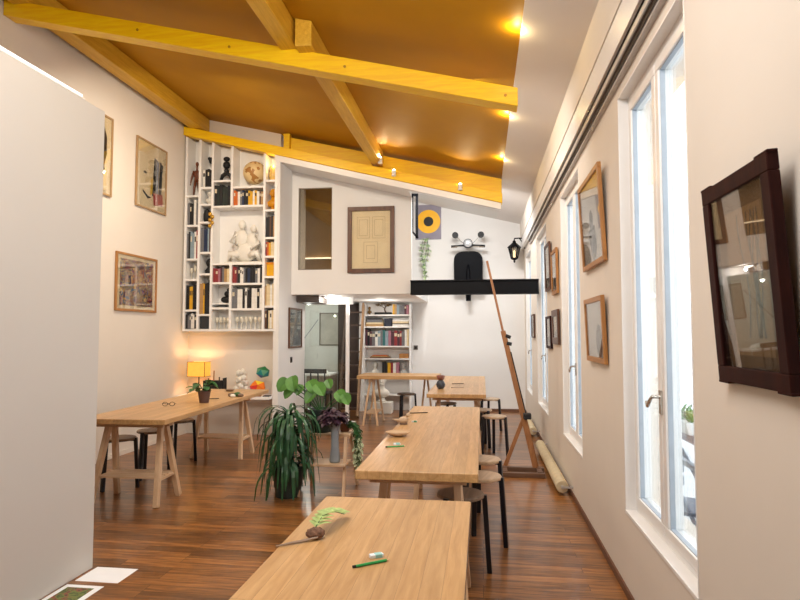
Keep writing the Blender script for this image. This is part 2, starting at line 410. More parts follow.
# curtain track above the windows
t = thing('curtain_track', 'grey aluminium curtain track running above the tall windows', 'curtain track', (XR, 0, 2.86))
b = NB(); y0, y1 = .2, 9.7
box(b, -.055, -.0, y0, y1, .075, .095); box(b, -.055, -.047, y0, y1, .04, .095); box(b, -.03, -.024, y0, y1, .04, .08); box(b, -.006, 0, y0, y1, .01, .095)
box(b, -.03, 0, y0, y1, .0, .012)
obj('rail', b, ALU, t)
b = NB(); box(b, -.046, -.031, y0, y1, .05, .074); box(b, -.023, -.007, y0, y1, .02, .06)
obj('groove_strip', b, mat('dark groove', '6E6A68', .5), t)
for y in (2.05, 4.15, 6.6, 9.0):
    obj('bracket', box(NB(), -.06, .0, y-.02, y+.02, .095, .107), CHROME, t)
    obj('hook', tube(NB(), [(-.03, y, .0), (-.03, y, -.03), (-.045, y, -.038), (-.05, y, -.02)], .005, 6), CHROME, t)

# ------------------------------------------------------------------ outside: balcony, chair, planter, pale facade
b = NB(); box(b, XR+.3, XR+2.6, -1, 12, -.40, -.30); tag(obj('balcony_deck', b, mat('pale deck', 'B9BDBF', .7)), 'pale grey balcony floor outside the tall windows', 'balcony')
t = thing('balcony_railing', 'grey blue railing close outside the nearest window', 'railing', (XR+.43, 0, -.30))
RAIL = mat('grey blue rail', '66727C', .5)
obj('handrail', box(NB(), -.03, .03, 1.5, 4.6, 1.11, 1.16), mat('brown grey rail', '85808A', .5), t)
obj('crossbar', box(NB(), -.015, .015, 1.5, 4.6, .95, .98), RAIL, t)
for y in (1.6, 4.5): obj('post', box(NB(), -.02, .02, y-.02, y+.02, 0, 1.11), RAIL, t)
t = thing('planter', 'planter with fresh green leaves on the railing outside the nearest window', 'planter', (XR+.43, 3.85, .861))
b = NB(); prism(b, [(-.06, .07), (-.045, 0), (.045, 0), (.06, .07)], -.18, .18); obj('trough', b, mat('white planter', 'DADDDC', .6), t)
b = NB()
for i in range(50):
    a = R.uniform(0, 2*PI); leaf(b, (R.uniform(-.03, .03), R.uniform(-.16, .16), .06), (math.cos(a)*.6, math.sin(a)*.6, R.uniform(.6, 1.6)), (0, 0, 1), R.uniform(.06, .17), .025, .3, 4)
obj('foliage', b, LEAFL, t)
t = thing('garden_chair', 'dark blue folding garden chair outside the nearest window', 'chair', (XR+.80, 4.75, -.290), .9)
CH = mat('blue grey chair', '3E4F60', .5)
b = NB(); box(b, -.21, .21, -.2, .2, .43, .46); obj('seat', b, CH, t, bev=.006)
b = NB(); [box(b, -.2, .2, .19, .205, z, z+.07) for z in (.55, .65, .75)]; obj('backrest', b, CH, t, bev=.004)
for sx in (-.19, .19):
    obj('leg', bar(NB(), (sx, -.22, 0), (sx, .2, .83), .022, .022), CH, t)
    obj('leg', bar(NB(), (sx*.92, .24, 0), (sx*.92, -.18, .44), .022, .022), CH, t)
b = NB(); box(b, XR+7, XR+7.3, -12, 30, -4, 5.5)
for i in range(9):
    for z in (-1.5, 1.4): box(b, XR+6.95, XR+7.02, -9+i*4, -7.7+i*4, z, z+1.9)
tag(obj('building', b, mat('pale facade', 'D8DEE2', .8, var=.03, scale=1)), 'pale facade across the courtyard seen through the windows', 'building')

# ------------------------------------------------------------------ pictures
def picture(name, label, cat, w, h, loc, rot, fm, fw, draw, mount=None, gm=PGLASS, depth=.025, group=None, art=None, bk=CREAM):
    """Local frame: width along X, height along Z, facing -Y, back at y=0."""
    t = thing(name, label, cat, loc, 0, group); t.rotation_euler = rot
    b = NB()
    box(b, -w/2, w/2, -depth, 0, -h/2, -h/2+fw); box(b, -w/2, w/2, -depth, 0, h/2-fw, h/2)
    box(b, -w/2, -w/2+fw, -depth, 0, -h/2+fw, h/2-fw); box(b, w/2-fw, w/2, -depth, 0, -h/2+fw, h/2-fw)
    obj('frame', b, fm, t, bev=.003)
    obj('mount', box(NB(), -w/2+fw, w/2-fw, -.008, -.004, -h/2+fw, h/2-fw), bk, t)
    if draw: draw(t, w, h)
    obj('glass_pane', box(NB(), -w/2+fw, w/2-fw, -depth+.006, -depth+.008, -h/2+fw, h/2-fw), gm, t)
    return t
def flat(t, name, pts, m, y=-.0095):
    b = NB(); prism(b, pts, y, y+.0012); return obj(name, b, m, t)
def blob(cx, cz, rx, rz, n=18, j=.2, seed=1):
    q = random.Random(seed)
    return [(cx+rx*math.cos(2*PI*i/n)*(1+q.uniform(-j, j)), cz+rz*math.sin(2*PI*i/n)*(1+q.uniform(-j, j))) for i in range(n)]
INK = mat('ink black', '1B1A20', .7); RED = mat('art red', 'A5301F', .7); GOLD = mat('art yellow', 'D8B030', .7)
PENCIL = mat('pencil grey', '6E6558', .8); BLUEI = mat('art blue', '2C3F66', .7)
LW = (0, 0, PI/2)   # hung on the left wall, facing +X
def d1(t, w, h):
    flat(t, 'drawing', blob(.16, .12, .12, .21, seed=3, j=.3), INK)
    flat(t, 'drawing', blob(.17, -.12, .07, .11, seed=4, j=.4, n=12), INK, -.011)
    flat(t, 'drawing', blob(.16, -.23, .05, .05, seed=5, j=.3), RED)
picture('framed_print', 'thin framed print of a black shape, half hidden behind the partition', 'picture', .72, .92, (XL+.004, 5.99, 3.47), LW, THINF, .022, d1, bk=CREAM)
def d2(t, w, h):
    flat(t, 'drawing', [(.06, .27), (.15, .25), (.13, -.25), (.02, -.24)], INK)
    flat(t, 'drawing', [(.19, .26), (.27, .22), (.24, -.24), (.17, -.26)], INK)
    flat(t, 'drawing', [(-.02, -.04), (.04, .0), (.02, -.22), (-.03, -.24)], GOLD, -.011)
    flat(t, 'drawing', [(.04, -.2), (.27, -.18), (.28, -.33), (.06, -.36)], RED, -.0115)
    flat(t, 'drawing', [(-.2, -.2), (-.08, -.26), (0, -.27), (-.08, -.3), (-.2, -.23)], INK)
    flat(t, 'drawing', blob(-.15, .03, .04, .015, seed=8), INK)
    flat(t, 'drawing', [(.13, .24), (.17, .24), (.16, -.24), (.13, -.24)], BLUEI, -.0105)
picture('framed_print', 'thin framed print of dark upright strokes high on the left wall', 'picture', .72, .88, (XL+.004, 7.2, 3.47), LW, THINF, .022, d2)
def d3(t, w, h):
    b = box(NB(), -w/2+.09, w/2-.09, -.011, -.009, -h/2+.07, h/2-.07)
    obj('painting', b, swirl('colourful abstract', ['3A3F80', 'C7B08A', '9A4238', '3A2A4E', 'C9983A', '2A5A84', 'E3C27A', '1D2C4C', '7C5890', 'B4583A'], 5, 2.5), t)
picture('framed_painting', 'small framed painting of swirling bright colours low on the left wall', 'picture', .89, .70, (XL+.004, 6.92, 2.06), LW, OAKF, .028, d3)
# large brown frame on the loft panel
def d4(t, w, h):
    b = NB(); L_ = .006
    def rc(x0, x1, z0, z1, q=.006):
        for a in ((x0, x1, z0, z0+q), (x0, x1, z1-q, z1), (x0, x0+q, z0, z1), (x1-q, x1, z0, z1)): box(b, a[0], a[1], -.010, -.0085, a[2], a[3])
    rc(-.21, -.02, .02, .34); rc(.02, .21, .02, .34); rc(-.11, .10, -.34, -.03); rc(-.07, .06, -.28, -.08); rc(-.18, -.05, .06, .30); rc(.05, .18, .06, .30)
    obj('drawing', b, mat('faint brown line', 'C0AC84', .8), t)
picture('framed_drawing', 'large brown framed cream drawing on the white loft panel', 'picture', .695, .975, (-1.595, 8.598, 2.81), (0, 0, 0), BROWNF, .062, d4, gm=PGLASS, depth=.035)
# right wall, facing -X; tops lean a little into the room
def rw(lean): return (0, -lean, -PI/2)
def rpic(name, label, y, z, w, h, lean, fm, fw, draw, gm, depth=.025, bk=CREAM):
    t = picture(name, label, 'picture', w, h, (0, 0, 0), (0, 0, 0), fm, fw, draw, gm=gm, depth=depth, bk=bk)
    t.rotation_euler = (Matrix.Rotation(-PI/2, 3, 'Z') @ Matrix.Rotation(lean, 3, 'X')).to_euler()
    # bottom edge rests on the wall
    t.location = (XR-.004-math.sin(lean)*h/2, y, z)
    return t
def dA(t, w, h):
    obj('sheet', box(NB(), -w/2+.115, w/2-.10, -.011, -.009, -h/2+.085, h/2-.10), mat('brown reflection sheet', 'A98457', .8, var=.12, scale=6), t)  # brown of sheet and mount imitates reflections on the glass
    b = NB(); q = random.Random(5)
    for k in range(7):
        x = .04+q.uniform(-.05, .05); tube(b, [(x+.02*math.sin(i*.9+k), -.012, -.17+i*.06) for i in range(7)], .0016, 5)
    obj('drawing', b, PENCIL, t)
A = rpic('framed_drawing', 'large dark walnut frame with notched corners, nearest on the right wall', 1.835, 1.605, .455, .612, .065, WALNUT, .048, dA, MGLASS, .03, bk=mat('brown reflection mount', '7A5C3E', .8))
for sx in (-1, 1):
    for sz in (-1, 1):
        x0, x1 = sorted((sx*.2315, sx*.155)); z0, z1 = sorted((sz*.303, sz*.312))
        obj('corner_notch', box(NB(), x0, x1, -.030, -.002, z0, z1), WALNUT, A, bev=.003)
def dB(t, w, h):
    flat(t, 'drawing', blob(.0, -.14, .11, .13, seed=11), mat('wash grey', '8B8B90', .8))
    flat(t, 'drawing', blob(-.02, .02, .07, .06, seed=12), INK)
    flat(t, 'drawing', [(-.12, -.07), (.1, -.06), (.1, -.04), (-.12, -.05)], INK, -.0105)
    flat(t, 'drawing', blob(.06, -.17, .07, .08, seed=13), INK, -.0105)
rpic('framed_print', 'oak framed print with black shapes, upper one between the nearest windows', 4.27, 2.22, .78, .63, .05, OAKF, .035, dB, MGLASS, bk=PAPER)
def dC(t, w, h):
    flat(t, 'drawing', blob(.1, -.08, .1, .11, seed=14), mat('wash grey', '8B8B90', .8))
rpic('framed_print', 'smaller oak framed print, lower one between the nearest windows', 4.23, 1.47, .64, .44, .04, OAKF, .035, dC, MGLASS, bk=PAPER)
def dS(t, w, h): flat(t, 'drawing', blob(0, -h*.22, w*.25, h*.12, seed=15), mat('wash grey', '8B8B90', .8))
rpic('framed_print', 'dark wooden framed print, upper row, farther one between the middle windows', 7.12, 2.21, .50, .54, .02, BROWNF, .035, dS, MGLASS, bk=PAPER)
rpic('framed_print', 'golden framed print, upper row, nearer one between the middle windows', 6.48, 2.09, .46, .47, .02, OAKF, .04, dS, MGLASS, bk=PAPER)
rpic('framed_print', 'dark framed white print, lower row, farther one between the middle windows', 7.10, 1.455, .46, .37, .02, WALNUT, .03, dS, MGLASS, bk=PAPER)
rpic('framed_print', 'brown framed print, lower row, nearer one between the middle windows', 6.46, 1.51, .50, .36, .02, BROWNF, .07, dS, MGLASS, bk=CREAM)
rpic('framed_print', 'narrow dark framed print just before the farthest window', 9.25, 1.55, .42, .35, .01, BROWNF, .02, dS, MGLASS, bk=PAPER)
# picture on the loft side wall, under the loft, facing +X
picture('framed_print', 'brown framed glazed print on the narrow white wall under the loft', 'picture', .62, .60, (-2.798, 8.78, 1.52), LW, BROWNF, .025, None, gm=MGLASS, bk=mat('blue grey print', 'A9BCCB', .6, var=.2, scale=3))
def switch(name, label, loc, rz, pm, km):
    t = thing(name, label, 'switch', loc, rz)
    obj('plate', box(NB(), -.042, .042, -.010, 0, -.042, .042), pm, t, bev=.004)
    obj('rocker', box(NB(), -.022, .022, -.016, -.009, -.022, .022), km, t, bev=.002)
switch('light_switch', 'dark switch on the back wall right of the low bookcase', (-1.235, YB, 1.17), 0, mat('bronze plate', '6B6058', .4), BLACKM)
switch('light_switch', 'black switch below the print on the narrow wall under the loft', (-2.8, 8.62, 1.05), PI/2, BLACKM, BLACK)

# ------------------------------------------------------------------ tables
def trestle(t, cx, cy, zt, wx, dy, slats=True, topw=.8, lz=.22):
    """A-frame trestle legs under a table, with top bar and low shelf."""
    hx = wx/2; tx = hx*topw
    for sx in (-1, 1):
        for sy in (-1, 1):
            obj('leg', bar(NB(), (cx+sx*hx, cy+sy*dy, 0), (cx+sx*tx, cy+sy*.03, zt), .042, .05, (1, 0, 0)), BEECH, t, bev=.004)
    obj('top_bar', box(NB(), cx-hx*1.08, cx+hx*1.08, cy-.045, cy+.045, zt-.055, zt), BEECHX, t, bev=.004)
    f = lz/zt; X = hx+(tx-hx)*f; D = dy+(.03-dy)*f
    b = NB()
    n = 5 if slats else 1
    for i in range(n):
        y = cy-D+2*D*(i+.5)/n; box(b, cx-X, cx+X, y-D/n*.82, y+D/n*.82, lz, lz+.014)
    for sx in (-1, 1): box(b, cx+sx*X-.012, cx+sx*X+.012, cy-D-.01, cy+D+.01, lz-.02, lz+.001)
    obj('shelf', b, BEECHX, t, bev=.001)
def table(label, x0, x1, y0, y1, h, th, m, tr, rz=0, wx=None, dy=.2, tx=0, group='oak trestle tables'):
    cx, cy = (x0+x1)/2, (y0+y1)/2
    t = thing('trestle_table', label, 'table', (cx, cy, 0), rz, group)
    hx, hy = (x1-x0)/2, (y1-y0)/2
    obj('tabletop', box(NB(), -hx, hx, -hy, hy, h-th, h), m, t, bev=.004)
    for q0, q1 in ((-hy+.09, -hy+.12), (hy-.12, hy-.09)): obj('rail', box(NB(), -hx+.06, hx-.06, q0, q1, h-th-.035, h-th), BEECHX, t, bev=.002)
    for ly in tr: trestle(t, tx, ly, h-th-.001, wx or (hx*2-.14), dy)
    return t
TH = .745
table('oak trestle table filling the bottom foreground, nearest to the viewer', -.67, -.05, .55, 2.57, TH, .042, OAK, (-.45, .72))
table('long oak trestle table with the wooden bowl on it, in the middle of the room', -.650, -.022, 3.06, 5.79, TH, .045, OAK, (-1.08, 1.05))
table('oak trestle table with the dark vase on it, last of the centre row', -.635, .045, 6.95, 9.87, TH, .045, OAK, (-1.15, 1.15))
table('oak trestle table at the left wall with a potted plant on it', -3.34, -2.585, 4.58, 7.22, TH, .042, OAK, (-.97, .94), tx=-.05, wx=.58, rz=math.radians(1.9))
# the table turned across the room
t = thing('trestle_table', 'oak trestle table standing crosswise in front of the low bookcase', 'table', (-1.30, 9.6, 0), 0, 'oak trestle tables')
obj('tabletop', box(NB(), -.64, .635, -.34, .34, .725, .78), OAKX, t, bev=.004)
for sx in (-.43,):
    for sy in (-1, 1):
        for s in (-1, 1):
            obj('leg', bar(NB(), (sx+s*.115, sy*.30, 0), (sx+s*.018, sy*.20, .724), .03, .035), BEECH, t, bev=.003)
    b = NB(); [box(b, sx-.10, sx+.10, -.26+i*.09, -.19+i*.09, .18, .195) for i in range(6)]
    obj('shelf', b, BEECHX, t)
    obj('top_bar', box(NB(), sx-.03, sx+.03, -.3, .3, .68, .724), BEECHX, t)
for s in (-1, 1): obj('leg', bar(NB(), (.40+s*.10, .28, 0), (.40+s*.018, .2, .724), .03, .035), BEECH, t, bev=.003)
# bolts on the near trestle of the middle table
# ------------------------------------------------------------------ stools
def stool(label, loc, rz, group, sm, r=.145, h=.47):
    t = thing('stool', label, 'stool', loc, rz, group)
    obj('seat', lathe(NB(), [(r-.012, h-.026), (r, h-.02), (r, h-.006), (r-.006, h), (.001, h)], n=36), sm, t, smooth='auto')
    for k in range(3):
        a = 2*PI*k/3; c, s = math.cos(a), math.sin(a)
        b = NB(); bar(b, (c*(r+.028), s*(r+.028), 0), (c*(r+.0), s*(r+.0), h-.006), .034, .030, (-s, c, 0))
        box(b, r-.06, r+.002, -.017, .017, h-.036, h-.026, Matrix.Rotation(a, 4, 'Z'))
        obj('leg', b, NAVY, t, bev=.004)
    return t
G1 = 'stools along the window side of the tables'
s0 = stool('dark grey seated stool, nearest on the window side, tucked under the middle table', (-.135, 3.76, 0), -.05, G1, SEATD)
s1 = stool('pale wooden seated stool, second from the front on the window side', (-.015, 4.24, 0), -.22, G1, SEAT)
dup(s1, (-.005, 4.80, 0), -.35, 'pale wooden seated stool, third from the front, mostly hidden beside the middle table')
dup(s1, (.14, 7.25, 0), -.5, 'pale wooden seated stool standing free near the easel')
dup(s1, (-.02, 7.85, 0), 3.3, 'pale wooden seated stool half under the farthest centre table')
dup(s1, (.115, 9.15, 0), -.4, 'pale wooden seated stool closest to the back wall')
G2 = 'dark stools away from the windows'
s2 = stool('dark stool at the crosswise table beside the white bust', (-1.22, 9.72, 0), .2, G2, SEATD)
dup(s2, (-.50, 8.5, 0), .7, 'dark stool under the farthest centre table, only its legs showing')
dup(s2, (-3.38, 5.30, 0), 2.3, 'dark brown stool at the near end of the left wall table')
dup(s2, (-3.31, 5.74, 0), .4, 'dark brown stool in the middle of the left wall table')
dup(s2, (-3.38, 6.45, 0), .3, 'dark brown stool farthest along the left wall table')

# ------------------------------------------------------------------ table things
def pencil(label, p, ang, m, L=.12, group=None):
    t = thing('pencil', label, 'pencil', p, ang, group)
    obj('barrel', cyl(NB(), (-L/2, 0, .0045), (L/2-.012, 0, .0045), .0042, n=6), m, t)
    b = NB(); cyl(b, (L/2-.012, 0, .0045), (L/2, 0, .0045), .0042, .0006, n=8); obj('tip', b, mat('pencil wood', 'D9B98A', .6), t)
    b = NB(); cyl(b, (-L/2-.010, 0, .0046), (-L/2, 0, .0046), .0043, n=8); obj('cap', b, BLACKM, t)
def eraser(label, p, ang, m, s=1):
    t = thing('eraser', label, 'eraser', p, ang)
    obj('rubber', box(NB(), -.022*s, .022*s, -.010*s, .010*s, 0, .011*s), mat('white rubber', 'E8EEF0', .7), t, bev=.002)
    obj('sleeve', box(NB(), -.006*s, .017*s, -.0106*s, .0106*s, -.0, .0116*s), m, t, bev=.001)
GREEN = mat('green lacquer', '1F9A4C', .35, var=.03); MINT = mat('mint card', '9CCFCB', .6)
pencil('bright green pencil on the nearest table', (-.333, 1.842, TH), .62, GREEN, .115)
eraser('white eraser with a mint sleeve behind the green pencil on the nearest table', (-.333, 1.90, TH), .5, MINT)
pencil('green pencil on the middle table beside a white eraser', (-.525, 3.71, TH), .42, GREEN, .12)
eraser('white eraser on the middle table beside a green pencil', (-.535, 3.79, TH), .3, MINT)
eraser('small mint sleeved eraser beyond the bowl on the middle table', (-.53, 4.75, TH), .2, mat('green card', '5C9A78', .6))
pencil('dark pencil near the far end of the middle table', (-.54, 5.28, TH), .35, BLACKM, .16)
pencil('dark pencil beside the vase on the farthest centre table', (-.32, 8.35, TH), .5, BLACKM, .18)
pencil('pale pencil in front of the vase on the farthest centre table', (-.30, 7.75, TH), .2, mat('grey pencil', '9A8A80', .5), .16)
t = thing('wooden_bowl', 'shallow carved wooden bowl on the middle table', 'bowl', (-.572, 4.10, TH), .2)
b = NB(); lathe(b, [(.025, 0), (.05, .008), (.082, .03), (.078, .032), (.045, .014), (.001, .010)], n=28, sx=1.05, sy=.9)
obj('bowl', b, wood('bowl wood', 'A98563', 'CDAE8A', 'X', .5), t, smooth=True)
t = thing('wooden_figure', 'small carved wooden bird behind the bowl on the middle table', 'figurine', (-.60, 4.62, TH), .5)
b = NB(); ball(b, (0, 0, .035), .034, 2, (1.3, .8, .8)); ball(b, (.038, 0, .07), .018, 2); cyl(b, (.05, 0, .07), (.075, 0, .066), .006, .001, n=8); cyl(b, (-.03, 0, .03), (-.09, 0, .045), .014, .004, n=8)
obj('body', b, SEAT, t, smooth=True)
cyl(bb := NB(), (0, 0, 0), (0, 0, .014), .03, n=16); obj('base', bb, SEATD, t)
t = thing('vase', 'small dark two-tone vase at the corner of the farthest centre table', 'vase', (-.515, 7.6, TH))
b = NB(); lathe(b, [(.028, 0), (.05, .025), (.058, .055), (.045, .09), (.03, .105), (.032, .11), (.024, .108), (.012, .08)], n=28); obj('body', b, mat('dark stoneware', '3A3F4A', .4, var=.3), t, smooth=True)
b = NB(); lathe(b, [(.028, .105), (.045, .125), (.055, .165), (.04, .17), (.018, .13)], n=24); obj('neck', b, mat('brown stoneware', '7C4A3A', .5, var=.3), t, smooth=True)
# nearest table: bark, twig and pale fern leaf
t = thing('bark_piece', 'rough brown piece of bark holding a fern on the nearest table', 'bark', (-.57, 2.04, TH), .2)
b = NB(); ball(b, (0, 0, .018), .031, 3, (1.05, .75, .62))
q = random.Random(3)
for v in b.verts: v.co *= 1+q.uniform(-.08, .08); v.co.z = max(0, v.co.z)
obj('bark', b, mat('bark brown', '6E4F3C', .9, var=.5, scale=70, bump=.6), t, smooth=True)
t = thing('fern_sprig', 'pale green fern sprig lying over the bark on the nearest table', 'leaf', (-.53, 2.06, TH), 0)
b = NB(); pts = [Vector((-.045, -.01, .03)), Vector((-.035, .06, .055)), Vector((-.015, .13, .05)), Vector((.01, .20, .02))]
tube(b, pts, [.0025, .002, .0015, .001], 6); obj('stalk', b, LEAFM, t)
b = NB(); ax = Vector((.2, .98, 0)).normalized(); sd = Vector((.98, -.2, 0)).normalized()
for i in range(11):
    f = (i+.6)/11; k = f*3; j = min(2, int(k)); p = pts[j].lerp(pts[j+1], k-j)
    for s in (-1, 1): leaf(b, p, sd*s+ax*.75+Vector((0, 0, .55)), (0, 0, 1), .060*(1.05-.55*f), .024, .3, 5, .2)
leaf(b, pts[-1], ax, (0, 0, 1), .03, .016, .2, 4)
obj('leaflets', b, mat('pale fern', 'A9BE78', .5, var=.3, scale=50), t)
t = obj('twig', tube(NB(), [(-.09, -.05, .004), (-.05, -.02, .006), (-.01, .01, .006), (.03, .03, .012)], [.002, .004, .005, .003], 6), mat('grey twig', 'A08B78', .8, var=.2))
tag(t, 'dry pale twig at the left edge of the nearest table', 'twig', loc=(-.585, 1.99, TH))

# left wall table things
def pot(t, r0, r1, h, m):
    b = NB(); lathe(b, [(r0, 0), (r1, h*.92), (r1*1.05, h*.93), (r1*1.05, h), (r1*.92, h), (r1*.85, h*.8)], n=28); obj('pot', b, m, t, smooth='auto')
    obj('soil', cyl(NB(), (0, 0, h*.8), (0, 0, h*.86), r1*.9, n=24), SOIL, t)
t = thing('potted_plant', 'small bushy plant in a brown pot on the left wall table', 'plant', (-2.78, 5.78, TH))
pot(t, .045, .062, .12, mat('brown pot', '5A3E34', .6))
b = NB(); q = random.Random(9); st = NB()
for i in range(20):
    a = q.uniform(0, 2*PI); e = q.uniform(.02, .11); z = q.uniform(.12, .22)
    p = Vector((-.01+e*math.cos(a)*1.1, e*math.sin(a), z)); tube(st, [(0, 0, .1), (p.x*.5, p.y*.5, z*.8), p], .0025, 5)
    leaf(b, p, (math.cos(a), math.sin(a), q.uniform(-.5, .4)), (0, 0, 1), .08, .07, .3, 5, shape='round')
obj('foliage', b, LEAFM, t); obj('stems', st, LEAFM, t)
for i, (x, y, a, lab) in enumerate(((-2.98, 5.45, .3, 'dark folded spectacles on the left wall table, nearest item'), )):
    t = thing('spectacles', lab, 'spectacles', (x, y, TH), a); b = NB()
    for s in (-1, 1):
        ring = [(s*.033+.024*math.cos(2*PI*k/14), 0, .022+.018*math.sin(2*PI*k/14)) for k in range(15)]; tube(b, ring, .0025, 5)
        tube(b, [(s*.06, 0, .025), (s*.055, .06, .022), (s*.02, .13, .004)], .0025, 5)
    tube(b, [(-.01, 0, .025), (.01, 0, .025)], .0025, 5); obj('frame', b, BLACKM, t)
pencil('dark pencil behind the potted plant on the left wall table', (-2.85, 6.1, TH), .4, BLACKM, .17)
t = thing('pebble_group', 'small cluster of pale and dark pine cones on the left wall table', 'pine cones', (-2.70, 6.35, TH)); 
for i, (x, y, s, m) in enumerate(((-.04, 0, .03, SEATD), (.02, .03, .034, LEAFM), (.0, -.05, .024, PLASTER), (.07, .0, .026, SEATD))):
    b = NB(); ball(b, (x, y, s*.7), s, 2, (1.3, .9, .8)); obj('cone', b, m, t, smooth=True)
tag(obj('wooden_dish', lathe(NB(), [(.03, 0), (.06, .02), (.056, .022), (.02, .008)], n=20), SEATD, smooth=True), 'small brown dish near the far end of the left wall table', 'dish', loc=(-3.02, 6.95, TH))

# white wall shelf behind the table
SHZ = .575
b = NB(); box(b, XL+.01, -2.885, 7.93, 8.295, SHZ-.04, SHZ); box(b, XL+.01, -2.885, 8.28, 8.295, SHZ-.12, SHZ-.04)
tag(obj('wall_shelf', b, TRIM, bev=.003), 'low white wall shelf below the tall bookcase', 'shelf')
t = thing('table_lamp', 'glowing amber square shaded lamp on the low white shelf', 'lamp', (-3.98, 8.10, SHZ))
b = NB(); box(b, -.06, .06, -.06, .06, 0, .015); obj('base', b, BLACK, t, bev=.002)
obj('stem', cyl(NB(), (0, 0, .01), (0, 0, .32), .008, n=10), BLACK, t)
SH = mat('amber lamp shade', 'E6B055', .8, var=.08, scale=20, emit='FFB43C', es=.75)
b = NB(); w, z0, z1, e = .125, .26, .46, .003
for a in range(4): box(b, -w, w, -w*.75-e, -w*.75, z0, z1, None if a == 0 else Matrix.Identity(4)) if a == 0 else None
box(b, -w, w, w*.75, w*.75+e, z0, z1); box(b, -w-e, -w, -w*.75, w*.75, z0, z1); box(b, w, w+e, -w*.75, w*.75, z0, z1)
obj('lamp_shade', b, SH, t)
b = NB()
for z in (z0-.004, z1): 
    box(b, -w-.004, w+.004, -w*.75-.006, -w*.75-.002, z, z+.005); box(b, -w-.006, -w-.002, -w*.75, w*.75, z, z+.005); box(b, w+.002, w+.006, -w*.75, w*.75, z, z+.005)
for s in (-1, 1): box(b, s*(w+.003)-.003, s*(w+.003)+.003, -w*.75-.006, -w*.75, z0, z1)
obj('shade_frame', b, mat('dark brass', '6B4A1A', .4, metal=.6), t)
obj('bulb', ball(NB(), (0, 0, .35), .03), mat('warm bulb', 'FFE0A0', .4, emit='FFC060', es=12), t, smooth=True)
t = thing('pen_box', 'black open pen box with upright sticks on the low white shelf', 'box', (-3.74, 8.10, SHZ))
b = NB(); box(b, -.15, .15, -.06, .06, 0, .01); box(b, -.15, .15, -.06, -.052, .01, .2); box(b, -.15, .15, .052, .06, .01, .2); box(b, -.15, -.142, -.06, .06, .01, .2); box(b, .142, .15, -.06, .06, .01, .24)
obj('case', b, BLACKM, t, bev=.002)
for x, h, m in ((-.02, .34, EASEL), (.06, .25, BLACKM), (-.1, .23, BLACKM)): obj('stick', cyl(NB(), (x, 0, .01), (x+.005, 0, h), .009, n=8), m, t)
t = thing('coral_sculpture', 'white knobbly plaster sculpture on the low white shelf', 'sculpture', (-3.35, 8.1, SHZ))
b = NB(); q = random.Random(4)
for i in range(26):
    z = q.uniform(.03, .34); rr = .10*(1-z/.5); a = q.uniform(0, 2*PI); ball(b, (rr*math.cos(a), rr*.6*math.sin(a), z), q.uniform(.028, .05), 1)
obj('body', b, PLASTER, t, smooth=True)
def facet(t, name, cx, cz, r, cols, seed, sx=1):
    q = random.Random(seed); b = NB()
    bmesh.ops.create_icosphere(b, subdivisions=1, radius=r, matrix=Matrix.Translation((cx, 0, cz)) @ Matrix.Rotation(seed, 4, 'X') @ Matrix.Diagonal((sx, .8, .85, 1)))
    for f in b.faces:
        c = f.calc_center_median(); k = (c.z-cz)/r*.5+.5+(c.x-cx)/r*.2; f.material_index = min(len(cols)-1, max(0, int(k*len(cols))))
    o = obj(name, b, cols, t); return o
t = thing('faceted_heart', 'rainbow faceted paper sculpture at the end of the low white shelf', 'sculpture', (-3.09, 8.10, SHZ))
pm = lambda n, c: mat(n, c, .5, var=.03)
facet(t, 'lower_body', -.02, .115, .125, [pm('magenta card', 'C2206A'), pm('red card', 'D8342A'), pm('orange card', 'F07A1E'), pm('yellow card', 'F4D02A')], 2.2)
facet(t, 'upper_body', .055, .325, .105, [pm('blue card', '2A5FB0'), pm('teal card', '1E8A8C'), pm('green card', '2F9A4A'), pm('deep green card', '1E6E3C')], 1.1)
tag(obj('black_coaster', box(NB(), -.045, .045, -.05, .05, 0, .012), BLACKM, bev=.002), 'small black slab at the right end of the low white shelf', 'slab', loc=(-2.935, 8.0, SHZ))

# ------------------------------------------------------------------ tall bookcase
def bx(px): return -4.21+(px-184.7)*.01506
def bz(py): return 1.50+(329-py)*.0143
YFr, YBk = 8.05, 8.295
case = thing('bookcase', 'tall white wall bookcase with staggered cells under the yellow beam', 'bookcase', (0, 0, 0))
sep = [185.2, 198.9, 211.8, 231.0, 263.2, 276.6]
th = .017
b = NB()
for i, s in enumerate(sep):
    x = bx(s); top = T2(x)-.012
    if i == 5: x -= .03
    if i == 3:
        for z0, z1 in ((bz(206.5), top), (bz(329), bz(263))): box(b, x-th, x+th, YFr, YBk, z0, z1)
    else: hexa(b, [(x-th, YFr, bz(329)), (x+th, YFr, bz(329)), (x+th, YBk, bz(329)), (x-th, YBk, bz(329))],
               [(x-th, YFr, top), (x+th, YFr, top-.01), (x+th, YBk, top-.01), (x-th, YBk, top)])
obj('uprights', b, TRIM, case)
rows = {0: [195.5, 225.5, 259.5, 280, 310.5], 1: [187.5, 204.5, 222.5, 253, 274.5, 315], 2: [181, 207, 264.5, 283.5, 304, 308.5], 3: [188, 207, 264.5, 284.5, 309.5], 4: [182.5, 212, 239.5, 258, 278, 307]}
b = NB()
for c, rs in rows.items():
    x0, x1 = bx(sep[c]), bx(sep[c+1])
    for r in rs:
        w_ = .007 if r in (304,) else .014
        obj('shelf', box(NB(), x0+.012, x1-.012, YFr+.002, YBk, bz(r)-w_, bz(r)+w_), TRIM, case)
box(b, bx(sep[0])-th, bx(sep[5])-.02, YFr, YBk, bz(329)-.03, bz(329))
obj('bottom_board', b, TRIM, case)
b = NB(); sloped(b, bx(sep[0]), bx(sep[5])-.02, lambda x: 1.48, .01, YBk-.006, YBk)
b.free(); b = NB(); x0, x1 = bx(sep[0]), bx(sep[5])-.03
